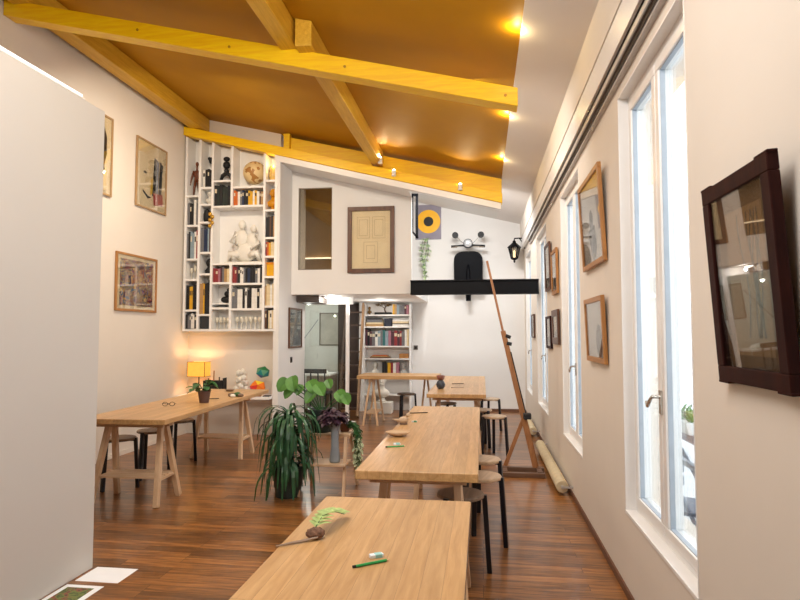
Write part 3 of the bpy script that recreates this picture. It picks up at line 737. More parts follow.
hexa(b, [(x0, YBk-.006, 1.5), (x1, YBk-.006, 1.5), (x1, YBk, 1.5), (x0, YBk, 1.5)], [(x0, YBk-.006, T2(x0)), (x1, YBk-.006, T2(x1)), (x1, YBk, T2(x1)), (x0, YBk, T2(x0))])
obj('back_panel', b, TRIM, case)

ORD = ['first', 'second', 'third', 'fourth', 'fifth', 'sixth', 'seventh', 'eighth', 'ninth', 'tenth', 'eleventh', 'twelfth', 'thirteenth', 'fourteenth', 'fifteenth', 'sixteenth', 'seventeenth', 'eighteenth']
BC = {'k': ('black', '17171B'), 'd': ('dark green', '1F2A26'), 'n': ('navy', '1C2B4A'), 'g': ('grey', '6F6F73'), 'w': ('white', 'E6E3DC'), 'c': ('cream', 'DCC9A0'),
      'r': ('red', '8E3034'), 'o': ('orange', 'C8641E'), 'y': ('yellow', 'D9A41C'), 'b': ('brown', '5C3B28'), 'p': ('pink', 'A8707E'), 'l': ('pale blue', '8A9CA6'), 't': ('teal', '2E6A6C'), 'v': ('wine', '54303A'), 's': ('tan', 'B08A5A')}
def bookrow(x0, x1, z, hmax, code, where, group, yf, dep=.17, lean=0, seed=1):
    q = random.Random(seed); n = len(code); W = x1-x0; ws = [q.uniform(.75, 1.25) for _ in code]; s = sum(ws); x = x0
    for i, ch in enumerate(code):
        w = W*ws[i]/s*.93; h = hmax*q.uniform(.82, .97); d = dep*q.uniform(.85, 1)
        nm, c = BC[ch]
        t = thing('book', '%s book, %s from left in %s' % (nm, ORD[i], where), 'book', (x+w/2, yf+.02+d/2, z), 0, group)
        cm = mat('book cover '+nm, c, .55, var=.08, scale=30)
        b = NB(); e = min(.004, w*.18)
        box(b, -w/2, -w/2+e, -d/2, d/2, 0, h); box(b, w/2-e, w/2, -d/2, d/2, 0, h); box(b, -w/2+e, w/2-e, -d/2, -d/2+.004, 0, h)
        obj('cover', b, cm, t)
        obj('pages', box(NB(), -w/2+e, w/2-e, -d/2+.004, d/2-.005, .003, h-.004), CREAM, t)
        if w > .02 and q.random() < .22:
            lb = mat('spine label', 'D8CBB0', .6) if ch not in 'wcy' else mat('spine label dark', '3A3532', .6)
            obj('spine_label', box(NB(), -w/2+.004, w/2-.004, -d/2-.001, -d/2, h*.62, h*.82), lb, t)
        x += W*ws[i]/s
def cell(c, rb, rt, code, where, fr=0, to=1, hh=.95):
    x0 = bx(sep[c])+.022; x1 = bx(sep[c+1])-.022-(.03 if c == 4 else 0); z = bz(rb)+.015; W = x1-x0
    bookrow(x0+W*fr, x0+W*to, z, (bz(rt)-.015-z)*hh, code, where, 'books in the tall wall bookcase', YFr, seed=c*100+rb and int(c*100+rb))
cell(0, 225.5, 195.5, 'gkkwg', 'the cell under the brown mannequin')
cell(0, 259.5, 225.5, 'gkllwr', 'the third cell down of the leftmost column')
cell(0, 310.5, 280, 'kkyykk', 'the yellow-spined cell of the leftmost column')
cell(0, 329.5, 310.5, 'kggwwk', 'the bottom cell of the leftmost column')
cell(1, 187.5, 163, 'wkkk', 'the second column just below the beam', .1, .95, .85)
cell(1, 253, 222.5, 'ggnnlb', 'the blue-spined cell of the second column')
cell(1, 315, 274.5, 'ssykkk', 'the cell above the charcoal box')
cell(2, 207, 181, 'kdkddk', 'the cell under the black figure')
cell(2, 283.5, 264.5, 'rrpvgsc', 'the left cell under the niche')
cell(3, 207, 188, 'oowgnkkyywywbs', 'the cell under the globe')
cell(3, 284.5, 264.5, 'rrvdwwgknkkgwk', 'the right cell under the niche')
cell(3, 309.5, 284.5, 'ggwwkwkkwwkw', 'the wide cell above the glassware')
cell(4, 239.5, 212, 'kkbks', 'the cell under the yellow bust')
cell(4, 258, 239.5, 'roycc', 'the orange-spined cell of the right column')
cell(4, 307, 278, 'sccwc', 'the tall cream-spined cell of the right column', 0, 1, .88)
cell(4, 329.5, 307, 'bkcwc', 'the bottom cell of the right column')
Y = YFr+.12
def at(px, row): return (bx(px), Y, bz(row)+.0145)
# wooden mannequin
t = thing('artist_mannequin', 'brown wooden artist mannequin standing in the top left cell', 'mannequin', at(192, 195.5))
H_ = .54; MW = wood('mannequin wood', '5A2C18', '7E4428', 'Z', .4)
b = NB(); ball(b, (0, 0, H_*.62), .052, 2, (.95, .6, 1.25)); ball(b, (0, 0, H_*.48), .042, 2, (1, .65, .7)); ball(b, (0, 0, H_*.53), .03, 2); cyl(b, (0, 0, H_*.73), (0, 0, H_*.84), .013, n=8)
obj('torso', b, MW, t, smooth=True)
obj('head', ball(NB(), (0, 0, H_*.9), .028, 2, (.8, .85, 1.2)), MW, t, smooth=True)
for s in (-1, 1):
    b = NB(); tube(b, [(s*.05, 0, H_*.71), (s*.075, -.01, H_*.52), (s*.085, -.03, H_*.36)], [.016, .013, .010], 8); ball(b, (s*.088, -.032, H_*.33), .015, 1); obj('arm', b, MW, t, smooth=True)
    b = NB(); tube(b, [(s*.022, 0, H_*.44), (s*.034, -.012, H_*.24), (s*.045, 0, .025)], [.022, .017, .011], 8); ball(b, (s*.048, -.02, .014), .02, 1, (.8, 1.5, .6)); obj('leg', b, MW, t, smooth=True)
# dark mask figure in the second column
t = thing('dark_figurine', 'small dark carved head on top of the books in the second column', 'figurine', (bx(207.5), Y-.03, bz(187.5)+.37))
b = NB(); ball(b, (0, 0, .05), .04, 2, (1, .8, 1.25)); ball(b, (-.03, 0, .08), .028, 1); obj('head', b, BLACKM, t, smooth=True)
def bust(name, label, p, s, m, cat='bust'):
    t = thing(name, label, cat, p)
    b = NB(); lathe(b, [(.055*s, 0), (.06*s, .015*s), (.035*s, .03*s), (.03*s, .05*s)], n=20); obj('base', b, m, t, smooth='auto')
    b = NB(); lathe(b, [(.03*s, .05*s), (.085*s, .08*s), (.098*s, .12*s), (.07*s, .15*s), (.034*s, .17*s), (.034*s, .21*s)], n=24, sy=.6); obj('shoulders', b, m, t, smooth=True)
    b = NB(); ball(b, (0, 0, .265*s), .055*s, 3, (.85, 1, 1.2)); ball(b, (0, -.056*s, .258*s), .012*s, 2, (.8, 1.2, 1.5)); ball(b, (0, .012*s, .295*s), .054*s, 2, (1, 1, .8))
    ball(b, (0, -.038*s, .222*s), .024*s, 2, (1, 1, .7))
    for sx in (-1, 1): ball(b, (sx*.05*s, 0, .262*s), .014*s, 1, (.5, .8, 1.3))
    obj('head', b, m, t, smooth=True)
    return t
bust('white_bust', 'tiny white bust in the second column of the tall bookcase', at(205.3, 204.5), .62, PLASTER)
t = thing('dark_vessel', 'black lidded jar in the second column beside a gold ornament', 'jar', at(203, 222.5))
b = NB(); lathe(b, [(.03, 0), (.05, .05), (.052, .12), (.035, .17), (.04, .18), (.001, .21)], n=20); obj('body', b, BLACKM, t, smooth=True)
t = thing('dark_vessel', 'second black jar, right of its twin in the second column', 'jar', at(207.2, 222.5))
b = NB(); lathe(b, [(.02, 0), (.032, .05), (.034, .13), (.02, .17), (.001, .175)], n=20); obj('body', b, BLACKM, t, smooth=True)
t = thing('gold_ornament', 'golden carved ornament fixed to the upright beside the white niche', 'ornament', (bx(211.5), YFr-.022, bz(222)-.09))
b = NB(); [ball(b, ((.02 if i % 2 else -.015), -.0, .03+i*.042), .028, 2, (1, .7, 1.1)) for i in range(5)]; obj('body', b, mat('gold leaf', 'C79A3A', .35, metal=.5, var=.2), t, smooth=True)
t = thing('dark_bust', 'black bust in the small cell of the second column', 'bust', at(206.5, 274.5))
b = NB(); ball(b, (0, 0, .16), .055, 2, (.9, 1, 1.2)); lathe(b, [(.06, 0), (.065, .05), (.03, .09), (.03, .13)], n=16); obj('body', b, BLACKM, t, smooth=True)
tag(obj('storage_box', box(NB(), -.07, .07, -.1, .08, 0, .17), mat('charcoal box', '2A2C30', .6), bev=.004), 'charcoal box in the bottom cell of the second column', 'box', loc=at(205.4, 329.5))
t = thing('black_figure', 'black rounded abstract figure below the beam in the third column', 'figurine', at(222, 181))
b = NB(); ball(b, (0, 0, .335), .045, 2, (1.1, .8, .8)); ball(b, (.0, 0, .245), .058, 2, (.95, .8, 1)); ball(b, (0, 0, .16), .038, 2)
tube(b, [(-.085, 0, .012), (-.06, 0, .09), (0, 0, .13), (.06, 0, .09), (.085, 0, .012)], [.026, .03, .034, .03, .026], 10)
obj('body', b, BLACKM, t, smooth=True)
# globe
t = thing('globe', 'cream and gold desk globe in the wide cell below the beam', 'globe', at(250.5, 188))
b = NB(); ball(b, (0, 0, .215), .165, 4)
gm, gt, gb = nt('globe paper'); gn = gt.nodes.new('ShaderNodeTexNoise'); gn.inputs['Scale'].default_value = 9
gr = gt.nodes.new('ShaderNodeValToRGB'); gr.color_ramp.interpolation = 'CONSTANT'; gr.color_ramp.elements[0].color = lin('E0C590'); gr.color_ramp.elements[1].position = .54; gr.color_ramp.elements[1].color = lin('A9763A')
gc = gt.nodes.new('ShaderNodeTexCoord'); gt.links.new(gc.outputs['Object'], gn.inputs['Vector']); gt.links.new(gn.outputs['Fac'], gr.inputs['Fac']); gt.links.new(gr.outputs['Color'], gb.inputs['Base Color'])
obj('sphere', b, gm, t, smooth=True)
b = NB(); tube(b, [(.182*math.cos(a), 0, .215+.182*math.sin(a)) for a in [math.radians(v) for v in range(-110, 75, 12)]], .007, 6)
obj('meridian_arm', b, PLASTER, t, smooth=True)
obj('base', lathe(NB(), [(.09, 0), (.09, .012), (.02, .02), (.015, .035)], n=24), PLASTER, t, smooth='auto')
# niche sculpture
t = thing('niche_sculpture', 'large white plaster figure group in the open niche of the bookcase', 'sculpture', (bx(242), YFr+.13, bz(264.5)+.0145))
b = NB(); q = random.Random(21)
ball(b, (0, 0, .16), .16, 2, (1.1, .5, .9)); ball(b, (-.06, 0, .36), .11, 2, (.9, .6, 1.3)); ball(b, (.10, 0, .33), .10, 2, (.9, .6, 1.2)); ball(b, (-.05, -.01, .56), .06, 2, (.9, .9, 1.2)); ball(b, (.12, -.01, .50), .052, 2, (.9, .9, 1.15))
tube(b, [(-.12, -.03, .45), (-.2, -.05, .32), (-.08, -.09, .22)], [.035, .03, .022], 8); tube(b, [(.17, -.03, .40), (.22, -.05, .28), (.1, -.08, .2)], [.032, .028, .02], 8)
tube(b, [(-.08, -.02, .12), (-.2, -.07, .14), (-.22, -.04, .02)], [.06, .05, .035], 8); tube(b, [(.08, -.02, .12), (.2, -.07, .15), (.23, -.04, .02)], [.06, .05, .035], 8)
obj('figures', b, PLASTER, t, smooth=True)
obj('plinth', box(NB(), -.28, .28, -.1, .1, 0, .02), PLASTER, t, bev=.004)
t = thing('black_statuette', 'black crouching statuette in the third column under the red books', 'figurine', at(223.5, 304))
b = NB(); ball(b, (.0, 0, .05), .06, 2, (1.3, .8, .8)); ball(b, (.02, 0, .13), .045, 2); ball(b, (.04, 0, .19), .028, 2); obj('body', b, BLACKM, t, smooth=True)
# glassware and white porcelain
GL = mat('pale glassware', 'DDD6C4', .25, var=.1)
def goblet(label, p, h, r, group):
    t = thing('wine_glass', label, 'glass', p, 0, group)
    obj('bowl', lathe(NB(), [(.006, h*.45), (r, h*.65), (r*.9, h), (r*.8, h), (r*.85, h*.68), (.002, h*.5)], n=16), GL, t, smooth=True)
    obj('stem', lathe(NB(), [(r*.8, 0), (r*.8, .004), (.005, .012), (.005, h*.47)], n=12), GL, t, smooth='auto')
for i, px in enumerate((235, 239.5, 244, 248.5, 253, 257.5)): goblet('pale glass, %s from the left in the wide bottom cell' % ORD[i], at(px, 329.5), .17, .026, 'glasses on the bottom shelf of the bookcase')
for i, px in enumerate((215, 218.6, 222.2, 225.8)): goblet('pale glass, %s from the left in the narrow bottom cell' % ORD[i], at(px, 329.5), .16, .022, 'glasses on the bottom shelf of the bookcase')
for i, (px, h) in enumerate(((188.5, .17), (192, .22), (195.3, .15))): goblet('pale glass, %s from the left in the leftmost column' % ORD[i], at(px, 280), h, .02, 'glasses in the leftmost column of the bookcase')
t = thing('glass_jar', 'gold lit glass jar below the beam in the right column', 'jar', at(269, 182.5))
obj('body', lathe(NB(), [(.05, 0), (.06, .1), (.045, .19), (.05, .22), (.04, .22), (.03, .1)], n=20), mat('gold glass', 'D8B468', .2, var=.2), t, smooth=True)
bust('yellow_bust', 'amber yellow bust in the right column of the tall bookcase', at(269, 212), .95, mat('amber resin', 'D8930F', .35, var=.1))
t = thing('yellow_box', 'yellow tin with an orange lid in the right column of the tall bookcase', 'tin', at(269, 278))
obj('body', box(NB(), -.065, .065, -.06, .06, 0, .17), mat('yellow tin', 'E3A90F', .4), t, bev=.008); obj('lid', box(NB(), -.068, .068, -.063, .063, .17, .2), mat('orange tin', 'D8860F', .4), t, bev=.006)

# ------------------------------------------------------------------ under the loft: low bookcase
BY0, BY1 = 11.02, 11.28; BX0, BX1 = -2.16, -1.30
case = thing('bookcase', 'low white bookcase under the loft beside the white wall', 'bookcase')
b = NB(); box(b, BX0-.05, BX0, BY0, BY1, 0, 1.99); box(b, BX1-.025, BX1, BY0, BY1, 0, 1.99); obj('uprights', b, TRIM, case)
SHL = [1.775, 1.555, 1.195, .965, .60, .30]
for z in SHL: obj('shelf', box(NB(), BX0, BX1-.025, BY0+.003, BY1, z-.012, z+.012), TRIM, case)
obj('back_panel', box(NB(), BX0, BX1-.025, BY1-.008, BY1, 0, 1.99), TRIM, case)
GB = 'books in the low bookcase under the loft'
def lrow(z, h, a, c, code, where, seed): bookrow(BX0+.01+a*(BX1-.035-BX0), BX0+.01+c*(BX1-.045-BX0), z+.0125, h, code, where, GB, BY0, seed=seed)
lrow(1.775, .205, .62, 1, 'yslggvp', 'the top shelf of the low bookcase', 31)
lrow(1.195, .32, 0, 1, 'vkvgwlgtlpvrvrgwc', 'the long row of the low bookcase', 32)
lrow(.60, .31, .38, .78, 'kkyrwp', 'the row between the two small white busts', 33)
def flatbook(x, z, w, h, ch, lab, d=.18):
    t = thing('book', lab, 'book', (x, BY0+.02+d/2, z), 0, GB)
    cm = mat('book cover '+BC[ch][0], BC[ch][1], .55, var=.08, scale=30)
    b = NB(); box(b, -w/2, w/2, -d/2, d/2, 0, .004); box(b, -w/2, w/2, -d/2, d/2, h-.004, h); box(b, -w/2, w/2, -d/2, -d/2+.004, .004, h-.004); obj('cover', b, cm, t)
    obj('pages', box(NB(), -w/2+.003, w/2-.003, -d/2+.004, d/2-.004, .004, h-.004), CREAM, t)
z = 1.5675
for i, (c, h) in enumerate((('s', .045), ('c', .03), ('g', .05), ('k', .03))): flatbook(-1.98, z, .34-.02*i, h, c, '%s flat book, %s from the bottom of the left pile in the low bookcase' % (BC[c][0], ORD[i])); z += h+.0005
z = 1.5675
for i, (c, h) in enumerate((('w', .04), ('k', .015), ('c', .035), ('w', .03))): flatbook(-1.49, z, .30, h, c, '%s flat book, %s from the bottom of the right pile in the low bookcase' % (BC[c][0], ORD[i])); z += h+.0005
tag(obj('storage_box', box(NB(), -.07, .07, -.08, .08, 0, .15), mat('navy box', '1E2438', .6), bev=.003), 'navy box between the two flat piles of the low bookcase', 'box', loc=(-1.73, BY0+.12, 1.5675))
z = .9775
for i, (c, h, w) in enumerate((('b', .02, .38), ('s', .018, .34), ('o', .015, .28))): flatbook(-1.88, z, w, h, c, '%s thin flat book, %s from the bottom on the lower open shelf' % (BC[c][0], ORD[i])); z += h+.0005
tag(obj('wooden_tray', box(NB(), -.09, .09, -.08, .08, 0, .085), OAKF, bev=.01), 'small brown wooden case at the right of the lower open shelf', 'case', loc=(-1.43, BY0+.12, .9775))
bust('white_bust', 'small white bust at the left of the low bookcase shelf', (-1.98, BY0+.12, .6125), .85, PLASTER)
bust('white_bust', 'small grey white bust at the right of the low bookcase shelf', (-1.45, BY0+.12, .6125), .82, mat('grey plaster', 'B9B9B4', .7))
bust('white_bust', 'large white plaster bust standing on a plinth in front of the low bookcase', (-1.80, 10.82, .20), 1.45, PLASTER)
tag(obj('plinth', box(NB(), -.19, .19, -.13, .13, 0, .20), PLASTER, bev=.01), 'white block under the large bust before the low bookcase', 'plinth', loc=(-1.80, 10.82, 0))
t = thing('bonsai', 'small bonsai with golden brown foliage on top of the low bookcase', 'plant', (-1.83, BY0+.12, 1.7875))
b = NB(); box(b, -.16, .16, -.06, .06, 0, .045); obj('tray', b, BLACKM, t, bev=.006)
b = NB(); tube(b, [(.05, 0, .04), (.02, 0, .1), (.04, 0, .16), (0, 0, .2)], [.014, .011, .008, .005], 8); tube(b, [(.03, 0, .12), (-.05, 0, .17)], [.007, .004], 6); tube(b, [(.035, 0, .14), (.11, 0, .18)], [.006, .003], 6); obj('trunk', b, mat('bonsai bark', '5C4630', .8), t)
b = NB(); q = random.Random(12)
for cx, cz, rr in ((0, .21, .09), (-.08, .18, .06), (.1, .18, .06)):
    for i in range(60):
        a = q.uniform(0, 2*PI); e = rr*math.sqrt(q.random()); leaf(b, (cx+e*math.cos(a), e*.6*math.sin(a), cz+q.uniform(-.015, .015)), (math.cos(a), math.sin(a), q.uniform(-.3, .8)), (0, 0, 1), .035, .02, .2, 3)
obj('foliage', b, mat('autumn leaf', '8A6A2C', .6, var=.4, scale=40), t)
bust('small_figure', 'tiny dark golden figure left of the bonsai on the low bookcase', (-2.09, BY0+.1, 1.7875), .45, mat('dark gold', '7A5C2C', .4, metal=.4), 'figurine')

# glazed partition and the room behind
b = NB()
box(b, -2.80, -2.02, 9.30, 9.36, 1.90, 2.015); box(b, -2.13, -2.08, 9.30, 9.36, .06, 1.90); box(b, -2.80, -1.97, 9.28, 9.38, 0, .06)
t = struct('window_6', b, TRIM); obj('pane', box(NB(), -2.798, -2.13, 9.325, 9.333, .06, 1.90), glass('office glass', (.94, .97, .95), .04, .01, .5), t)
b = NB(); box(b, -2.26, -2.20, 10.98, 11.28, 0, 2.015); struct('trim_6', b, TRIM)
b = NB(); box(b, -2.70, -2.26, 11.14, 11.17, 0, 2.0); struct('shade_panel_1', b, mat('dark brown door', '3A2A22', .6))  # dark sheet added for the shade in the stair gap
b = NB(); box(b, -3.9, -2.24, 11.18, 11.29, 0, 2.0); struct('wall_office', b, mat('pale green paint', 'DDE0DA', .7, var=.02))
t = thing('writing_desk', 'grey brown desk with a white top behind the glass partition', 'desk', (-2.84, 10.2, 0))
obj('desk_top', box(NB(), -.50, .30, -.32, .32, .72, .75), TRIM, t, bev=.003)
obj('side_panel', box(NB(), .26, .29, -.30, .30, 0, .72), wood('grey oak', '7A6A5C', '9A8877', 'Z', .5), t)
obj('front_panel', box(NB(), -.10, .26, -.30, -.28, 0, .72), wood('grey oak', '7A6A5C', '9A8877', 'Z', .5), t)
obj('leg', box(NB(), -.48, -.44, -.28, -.24, 0, .72), BLACKM, t); obj('leg', box(NB(), -.48, -.44, .24, .28, 0, .72), BLACKM, t)
t = thing('office_chair', 'black chair in front of the desk behind the glass partition', 'chair', (-2.66, 9.62, 0))
obj('seat', box(NB(), -.2, .2, -.2, .2, .44, .49), BLACKM, t, bev=.02); 
b = NB(); [cyl(b, (x, -.2, .49), (x, -.24, .86), .012, n=8) for x in (-.17, -.06, .06, .17)]; box(b, -.2, .2, -.255, -.225, .80, .87); obj('backrest', b, BLACKM, t)
for x in (-.17, .17):
    for y in (-.17, .17): obj('leg', cyl(NB(), (x, y, .44), (x*1.1, y*1.1, 0), .015, n=8), BLACKM, t)
q = random.Random(17)
for i, (x, y, c, lab) in enumerate(((-3.12, 10.15, '3A4238', 'dark heap of cloth at the left of the desk behind the glass'), (-2.76, 10.1, 'D0D0CC', 'crumpled pale papers in the middle of the desk behind the glass'))):
    b = NB(); ball(b, (0, 0, .02), .12, 3, (1.2, .9, .5))
    for v in b.verts: v.co *= 1+q.uniform(-.1, .1); v.co.z = max(.001, v.co.z)
    tag(obj(('cloth_heap', 'paper_heap')[i], b, mat(lab[:12], c, .9, var=.3)), lab, ('cloth', 'paper')[i], loc=(x, y, .75))
picture('framed_drawing', 'pale framed drawing on the office wall behind the glass partition', 'picture', .42, .62, (-2.86, 11.178, 1.52), (0, 0, 0), mat('grey frame', '7E786E', .5), .02, None, bk=mat('grey drawing', 'BDBBB0', .8, var=.15, scale=6))
b = NB(); bar(b, (-3.7, 11.175, .9), (-3.1, 11.175, 1.7), .012, .01); tag(obj('cable', b, GREYC), 'thin diagonal cable across the pale office wall behind the glass', 'cable')
# steep stair in the dark gap
t = thing('loft_stair', 'steep dark wooden stair in the gap left of the low bookcase', 'stairs', (0, 0, 0))
SW = wood('dark stair wood', '3A2C24', '5A4436', 'Y', .5)
for x in (-2.42, -2.27):
    pass
b = NB(); bar(b, (-2.10, 10.1, .02), (-2.16, 10.9, 1.98), .03, .12, (1, 0, 0)); obj('stringer', b, wood('tan stringer', '8A6A4C', 'A58462', 'Z', .5), t)
b = NB(); bar(b, (-2.42, 10.1, .02), (-2.48, 10.9, 1.98), .03, .12, (1, 0, 0)); obj('stringer', b, SW, t)
for i in range(8):
    f = (i+.6)/8.3; y = 10.1+.8*f; z = 1.98*f; obj('tread', box(NB(), -2.40-.06*f, -2.12-.06*f, y-.07, y+.09, z, z+.025), SW, t)
t = thing('ceiling_lamp', 'bright round ceiling lamp under the loft above the glass partition', 'lamp', (-2.35, 9.05, 2.02))
obj('housing', cyl(NB(), (0, 0, -.02), (0, 0, -.002), .065, n=24), TRIM, t); obj('glow_face', lathe(NB(), [(.001, -.045), (.04, -.04), (.058, -.022), (.058, -.02)], n=24), mat('lamp glow', 'FFFFFF', .4, emit='FFF8EE', es=6), t)
t = thing('ceiling_duct', 'dark grey timber joist end under the loft at the left', 'joist', (-2.6, 8.9, 1.94))
obj('joist', box(NB(), -.19, .16, -.06, .5, -.03, .075), wood('grey joist', '5E5650', '7A706A', 'X', .6), t)

# ------------------------------------------------------------------ loft back wall things
t = thing('framed_poster', 'grey square poster of a yellow ring around a black disc beside the loft', 'poster', (-.985, YB, 3.56))
PW = .24
obj('sheet', box(NB(), -PW-.01, PW, -.02, 0, -.34, .32), mat('grey violet sheet', '8E8794', .6, var=.1, scale=4), t, bev=.002)
b = NB(); n = 48
lo = [b.verts.new((.225*math.cos(2*PI*i/n), -.022, .225*math.sin(2*PI*i/n))) for i in range(n)]; li = [b.verts.new((.09*math.cos(2*PI*i/n), -.022, .09*math.sin(2*PI*i/n))) for i in range(n)]
for i in range(n): b.faces.new([lo[i], lo[(i+1) % n], li[(i+1) % n], li[i]])
obj('ring', b, mat('bright yellow print', 'F5B400', .5, var=.05, emit='F5B400', es=.05), t)
obj('disc', cyl(NB(), (0, -.026, 0), (0, -.021, 0), .092, n=32), BLACKM, t)
# black slats
t = thing('hanging_frame', 'pair of black flat bars with a slanted foot hanging beside the loft panel', 'frame', (-.93, 9.3, 0))
b = NB(); box(b, -.155, -.12, -.01, .01, 3.03, 3.62); obj('bar', b, BLACK, t)
b = NB(); box(b, -.085, -.045, -.01, .01, 2.93, 3.62); obj('bar', b, BLACK, t)
obj('foot', bar(NB(), (-.155, 0, 3.06), (-.05, 0, 2.93), .03, .02, (0, 0, 1)), BLACK, t)
obj('top_strap', box(NB(), -.16, -.045, -.01, .01, 3.60, 3.64), BLACK, t)
# hanging vine
t = thing('trailing_plant', 'pale green trailing vine hanging on the back wall below the yellow poster', 'plant', (-1.04, 11.15, 0))
b = NB(); s_ = NB(); q = random.Random(30)
for k in range(4):
    x = q.uniform(-.06, .1); pts = [(x+.04*math.sin(i*.8+k), q.uniform(-.02, .02), 3.20-i*.1) for i in range(7+k % 2)]
    tube(s_, pts, .004, 5)
    for p in pts:
        for _ in range(4): leaf(b, p, (q.uniform(-1, 1), q.uniform(-1, .2), q.uniform(-.8, .3)), (0, 0, 1), q.uniform(.04, .075), .045, .3, 4, shape='round')
obj('leaves', b, LEAFP, t); obj('stems', s_, LEAFM, t)
# scooter front
t = thing('scooter_front', 'black scooter front with round mirrors mounted on the white back wall', 'scooter', (-.235, 11.05, 0))
pts = []; w = .265
for i in range(13): a = PI-PI*i/12; pts.append((w*math.copysign(abs(math.cos(a))**.6, math.cos(a)), 2.76+.19*math.sin(a)**.8))
prof = [(-w*.98, 2.215)]+pts+[(w*.98, 2.215)]
b = NB(); prism(b, prof, .0, .045); obj('leg_shield', b, mat('black scooter paint', '08090E', .5, var=.05, spec=.08), t, bev=.012)
b = NB(); lathe(b, [(.025, 0), (.045, .10), (.04, .35), (.015, .5)], c=(0, -.0, 2.2), n=16, sy=.6); obj('steering_cover', b, mat('black scooter paint', '08090E', .5), t, smooth=True)
b = NB(); ball(b, (0, -.05, 2.25), .10, 3, (.7, .8, 1)); cyl(b, (0, -.03, 2.03), (0, -.03, 2.25), .045, .05, n=16); obj('mudguard', b, mat('black scooter paint', '08090E', .5), t, smooth=True)
b = NB(); tube(b, [(-.30, -.02, 3.035), (-.1, -.03, 3.05), (0, -.03, 3.06), (.1, -.03, 3.05), (.30, -.02, 3.035)], [.018, .02, .03, .02, .018], 10); ball(b, (0, -.0, 3.06), .07, 2, (1.3, .8, .8)); obj('handlebar', b, BLACKM, t, smooth=True)
for s in (-1, 1): obj('grip', cyl(NB(), (s*.2, -.02, 3.04), (s*.31, -.02, 3.035), .024, n=12), mat('grip rubber', '1A1A1C', .8), t)
for s in (-1, 1): obj('brake_lever', tube(NB(), [(s*.1, -.06, 3.03), (s*.2, -.09, 3.02), (s*.29, -.09, 3.01)], .007, 6), CHROME, t)
b = NB(); cyl(b, (0, -.12, 3.08), (0, -.02, 3.08), .082, n=28); obj('headlight_rim', b, BLACKM, t); obj('headlight', ball(NB(), (0, -.115, 3.08), .074, 3, (1, .35, 1)), mat('lamp lens', 'C9CDD0', .1, metal=.3), t, smooth=True)
for s in (-1, 1):
    m_ = obj('mirror', cyl(NB(), (s*.235, -.05, 3.245), (s*.235, -.02, 3.245), .058, n=24), BLACKM, t, bev=.006)
    obj('mirror_stem', tube(NB(), [(s*.07, -.02, 3.08), (s*.15, -.02, 3.15), (s*.21, -.02, 3.22)], .007, 6), CHROME, m_)
# lantern on the right wall
t = thing('wall_lantern', 'black wrought iron lantern on the right wall beyond the steel beam', 'lantern', (XR, 10.95, 2.98))
b = NB(); box(b, -.02, 0, -.03, .03, -.02, .24); obj('back_plate', b, BLACK, t, bev=.006)
b = NB(); tube(b, [(-.01, 0, .17), (-.12, 0, .175), (-.19, 0, .17), (-.195, 0, .13)], .012, 8); tube(b, [(-.01, 0, .02), (-.05, 0, .10), (-.10, 0, .165)], .008, 8); obj('arm', b, BLACK, t)
c = (-.195, 0, -.24)
b = NB(); lathe(b, [(.125, .24), (.12, .255), (.05, .32), (.03, .34), (.03, .36), (.008, .38)], c, 6); obj('cap', b, BLACK, t)
b = NB()
for k in range(6):
    a = 2*PI*k/6; cyl(b, (c[0]+.06*math.cos(a), .06*math.sin(a), c[2]+.05), (c[0]+.105*math.cos(a), .105*math.sin(a), c[2]+.245), .007, n=6)
lathe(b, [(.008, -.03), (.02, -.01), (.012, .01), (.065, .04), (.065, .055)], c, 6); obj('cage', b, BLACK, t)
obj('glass', lathe(NB(), [(.054, .055), (.098, .24), (.09, .24), (.048, .06)], c, 6), glass('lantern glass', (.95, .92, .85), .1), t)
obj('bulb', lathe(NB(), [(.015, .06), (.022, .08), (.02, .17), (.004, .20)], c, 12), mat('lantern bulb', 'FFF4DC', .4, emit='FFE8C0', es=2), t, smooth=True)

# ------------------------------------------------------------------ easel
t = thing('easel', 'tall beech studio easel standing between the tables and the window wall', 'easel', (0, 0, 0))
obj('mast', bar(NB(), (.545, 6.45, .03), (.222, 6.40, 1.47), .05, .05, (0, 1, 0)), EASEL, t, bev=.004)
obj('mast', bar(NB(), (.575, 6.60, .03), (.250, 6.50, 1.42), .035, .03, (0, 1, 0)), EASEL, t, bev=.004)
obj('extension', bar(NB(), (.24, 6.42, 1.38), (.062, 6.40, 2.21), .035, .024, (0, 1, 0)), EASEL, t, bev=.003)
obj('rear_leg', bar(NB(), (.435, 6.50, .56), (.215, 6.50, .0), .035, .04, (0, 1, 0)), EASEL, t, bev=.004)
obj('foot_board', box(NB(), .18, .63, 6.42, 6.49, .0, .055), wood('dark easel base', '5A4030', '77563E', 'X', .5), t, bev=.004)
obj('foot_board', box(NB(), .17, .62, 6.20, 6.26, .0, .045), wood('dark easel base', '5A4030', '77563E', 'X', .5), t, bev=.004)
for x in (.20, .55): obj('side_runner', box(NB(), x, x+.05, 6.24, 6.44, .012, .05), wood('dark easel base', '5A4030', '77563E', 'X', .5), t)
obj('threaded_rod', cyl(NB(), (.30, 6.36, 1.25), (.455, 6.37, .58), .006, n=8), BLACKM, t)
b = NB(); box(b, .42, .50, 6.33, 6.42, .56, .62); obj('clamp', b, BLACKM, t, bev=.01)
b = NB(); cyl(b, (.25, 6.38, 1.42), (.30, 6.38, 1.40), .018, n=12); cyl(b, (.26, 6.38, 1.34), (.31, 6.38, 1.33), .018, n=12); obj('knob', b, BLACKM, t)
obj('bolt', cyl(NB(), (.43, 6.45, .56), (.45, 6.38, .56), .014, n=12), BLACKM, t)

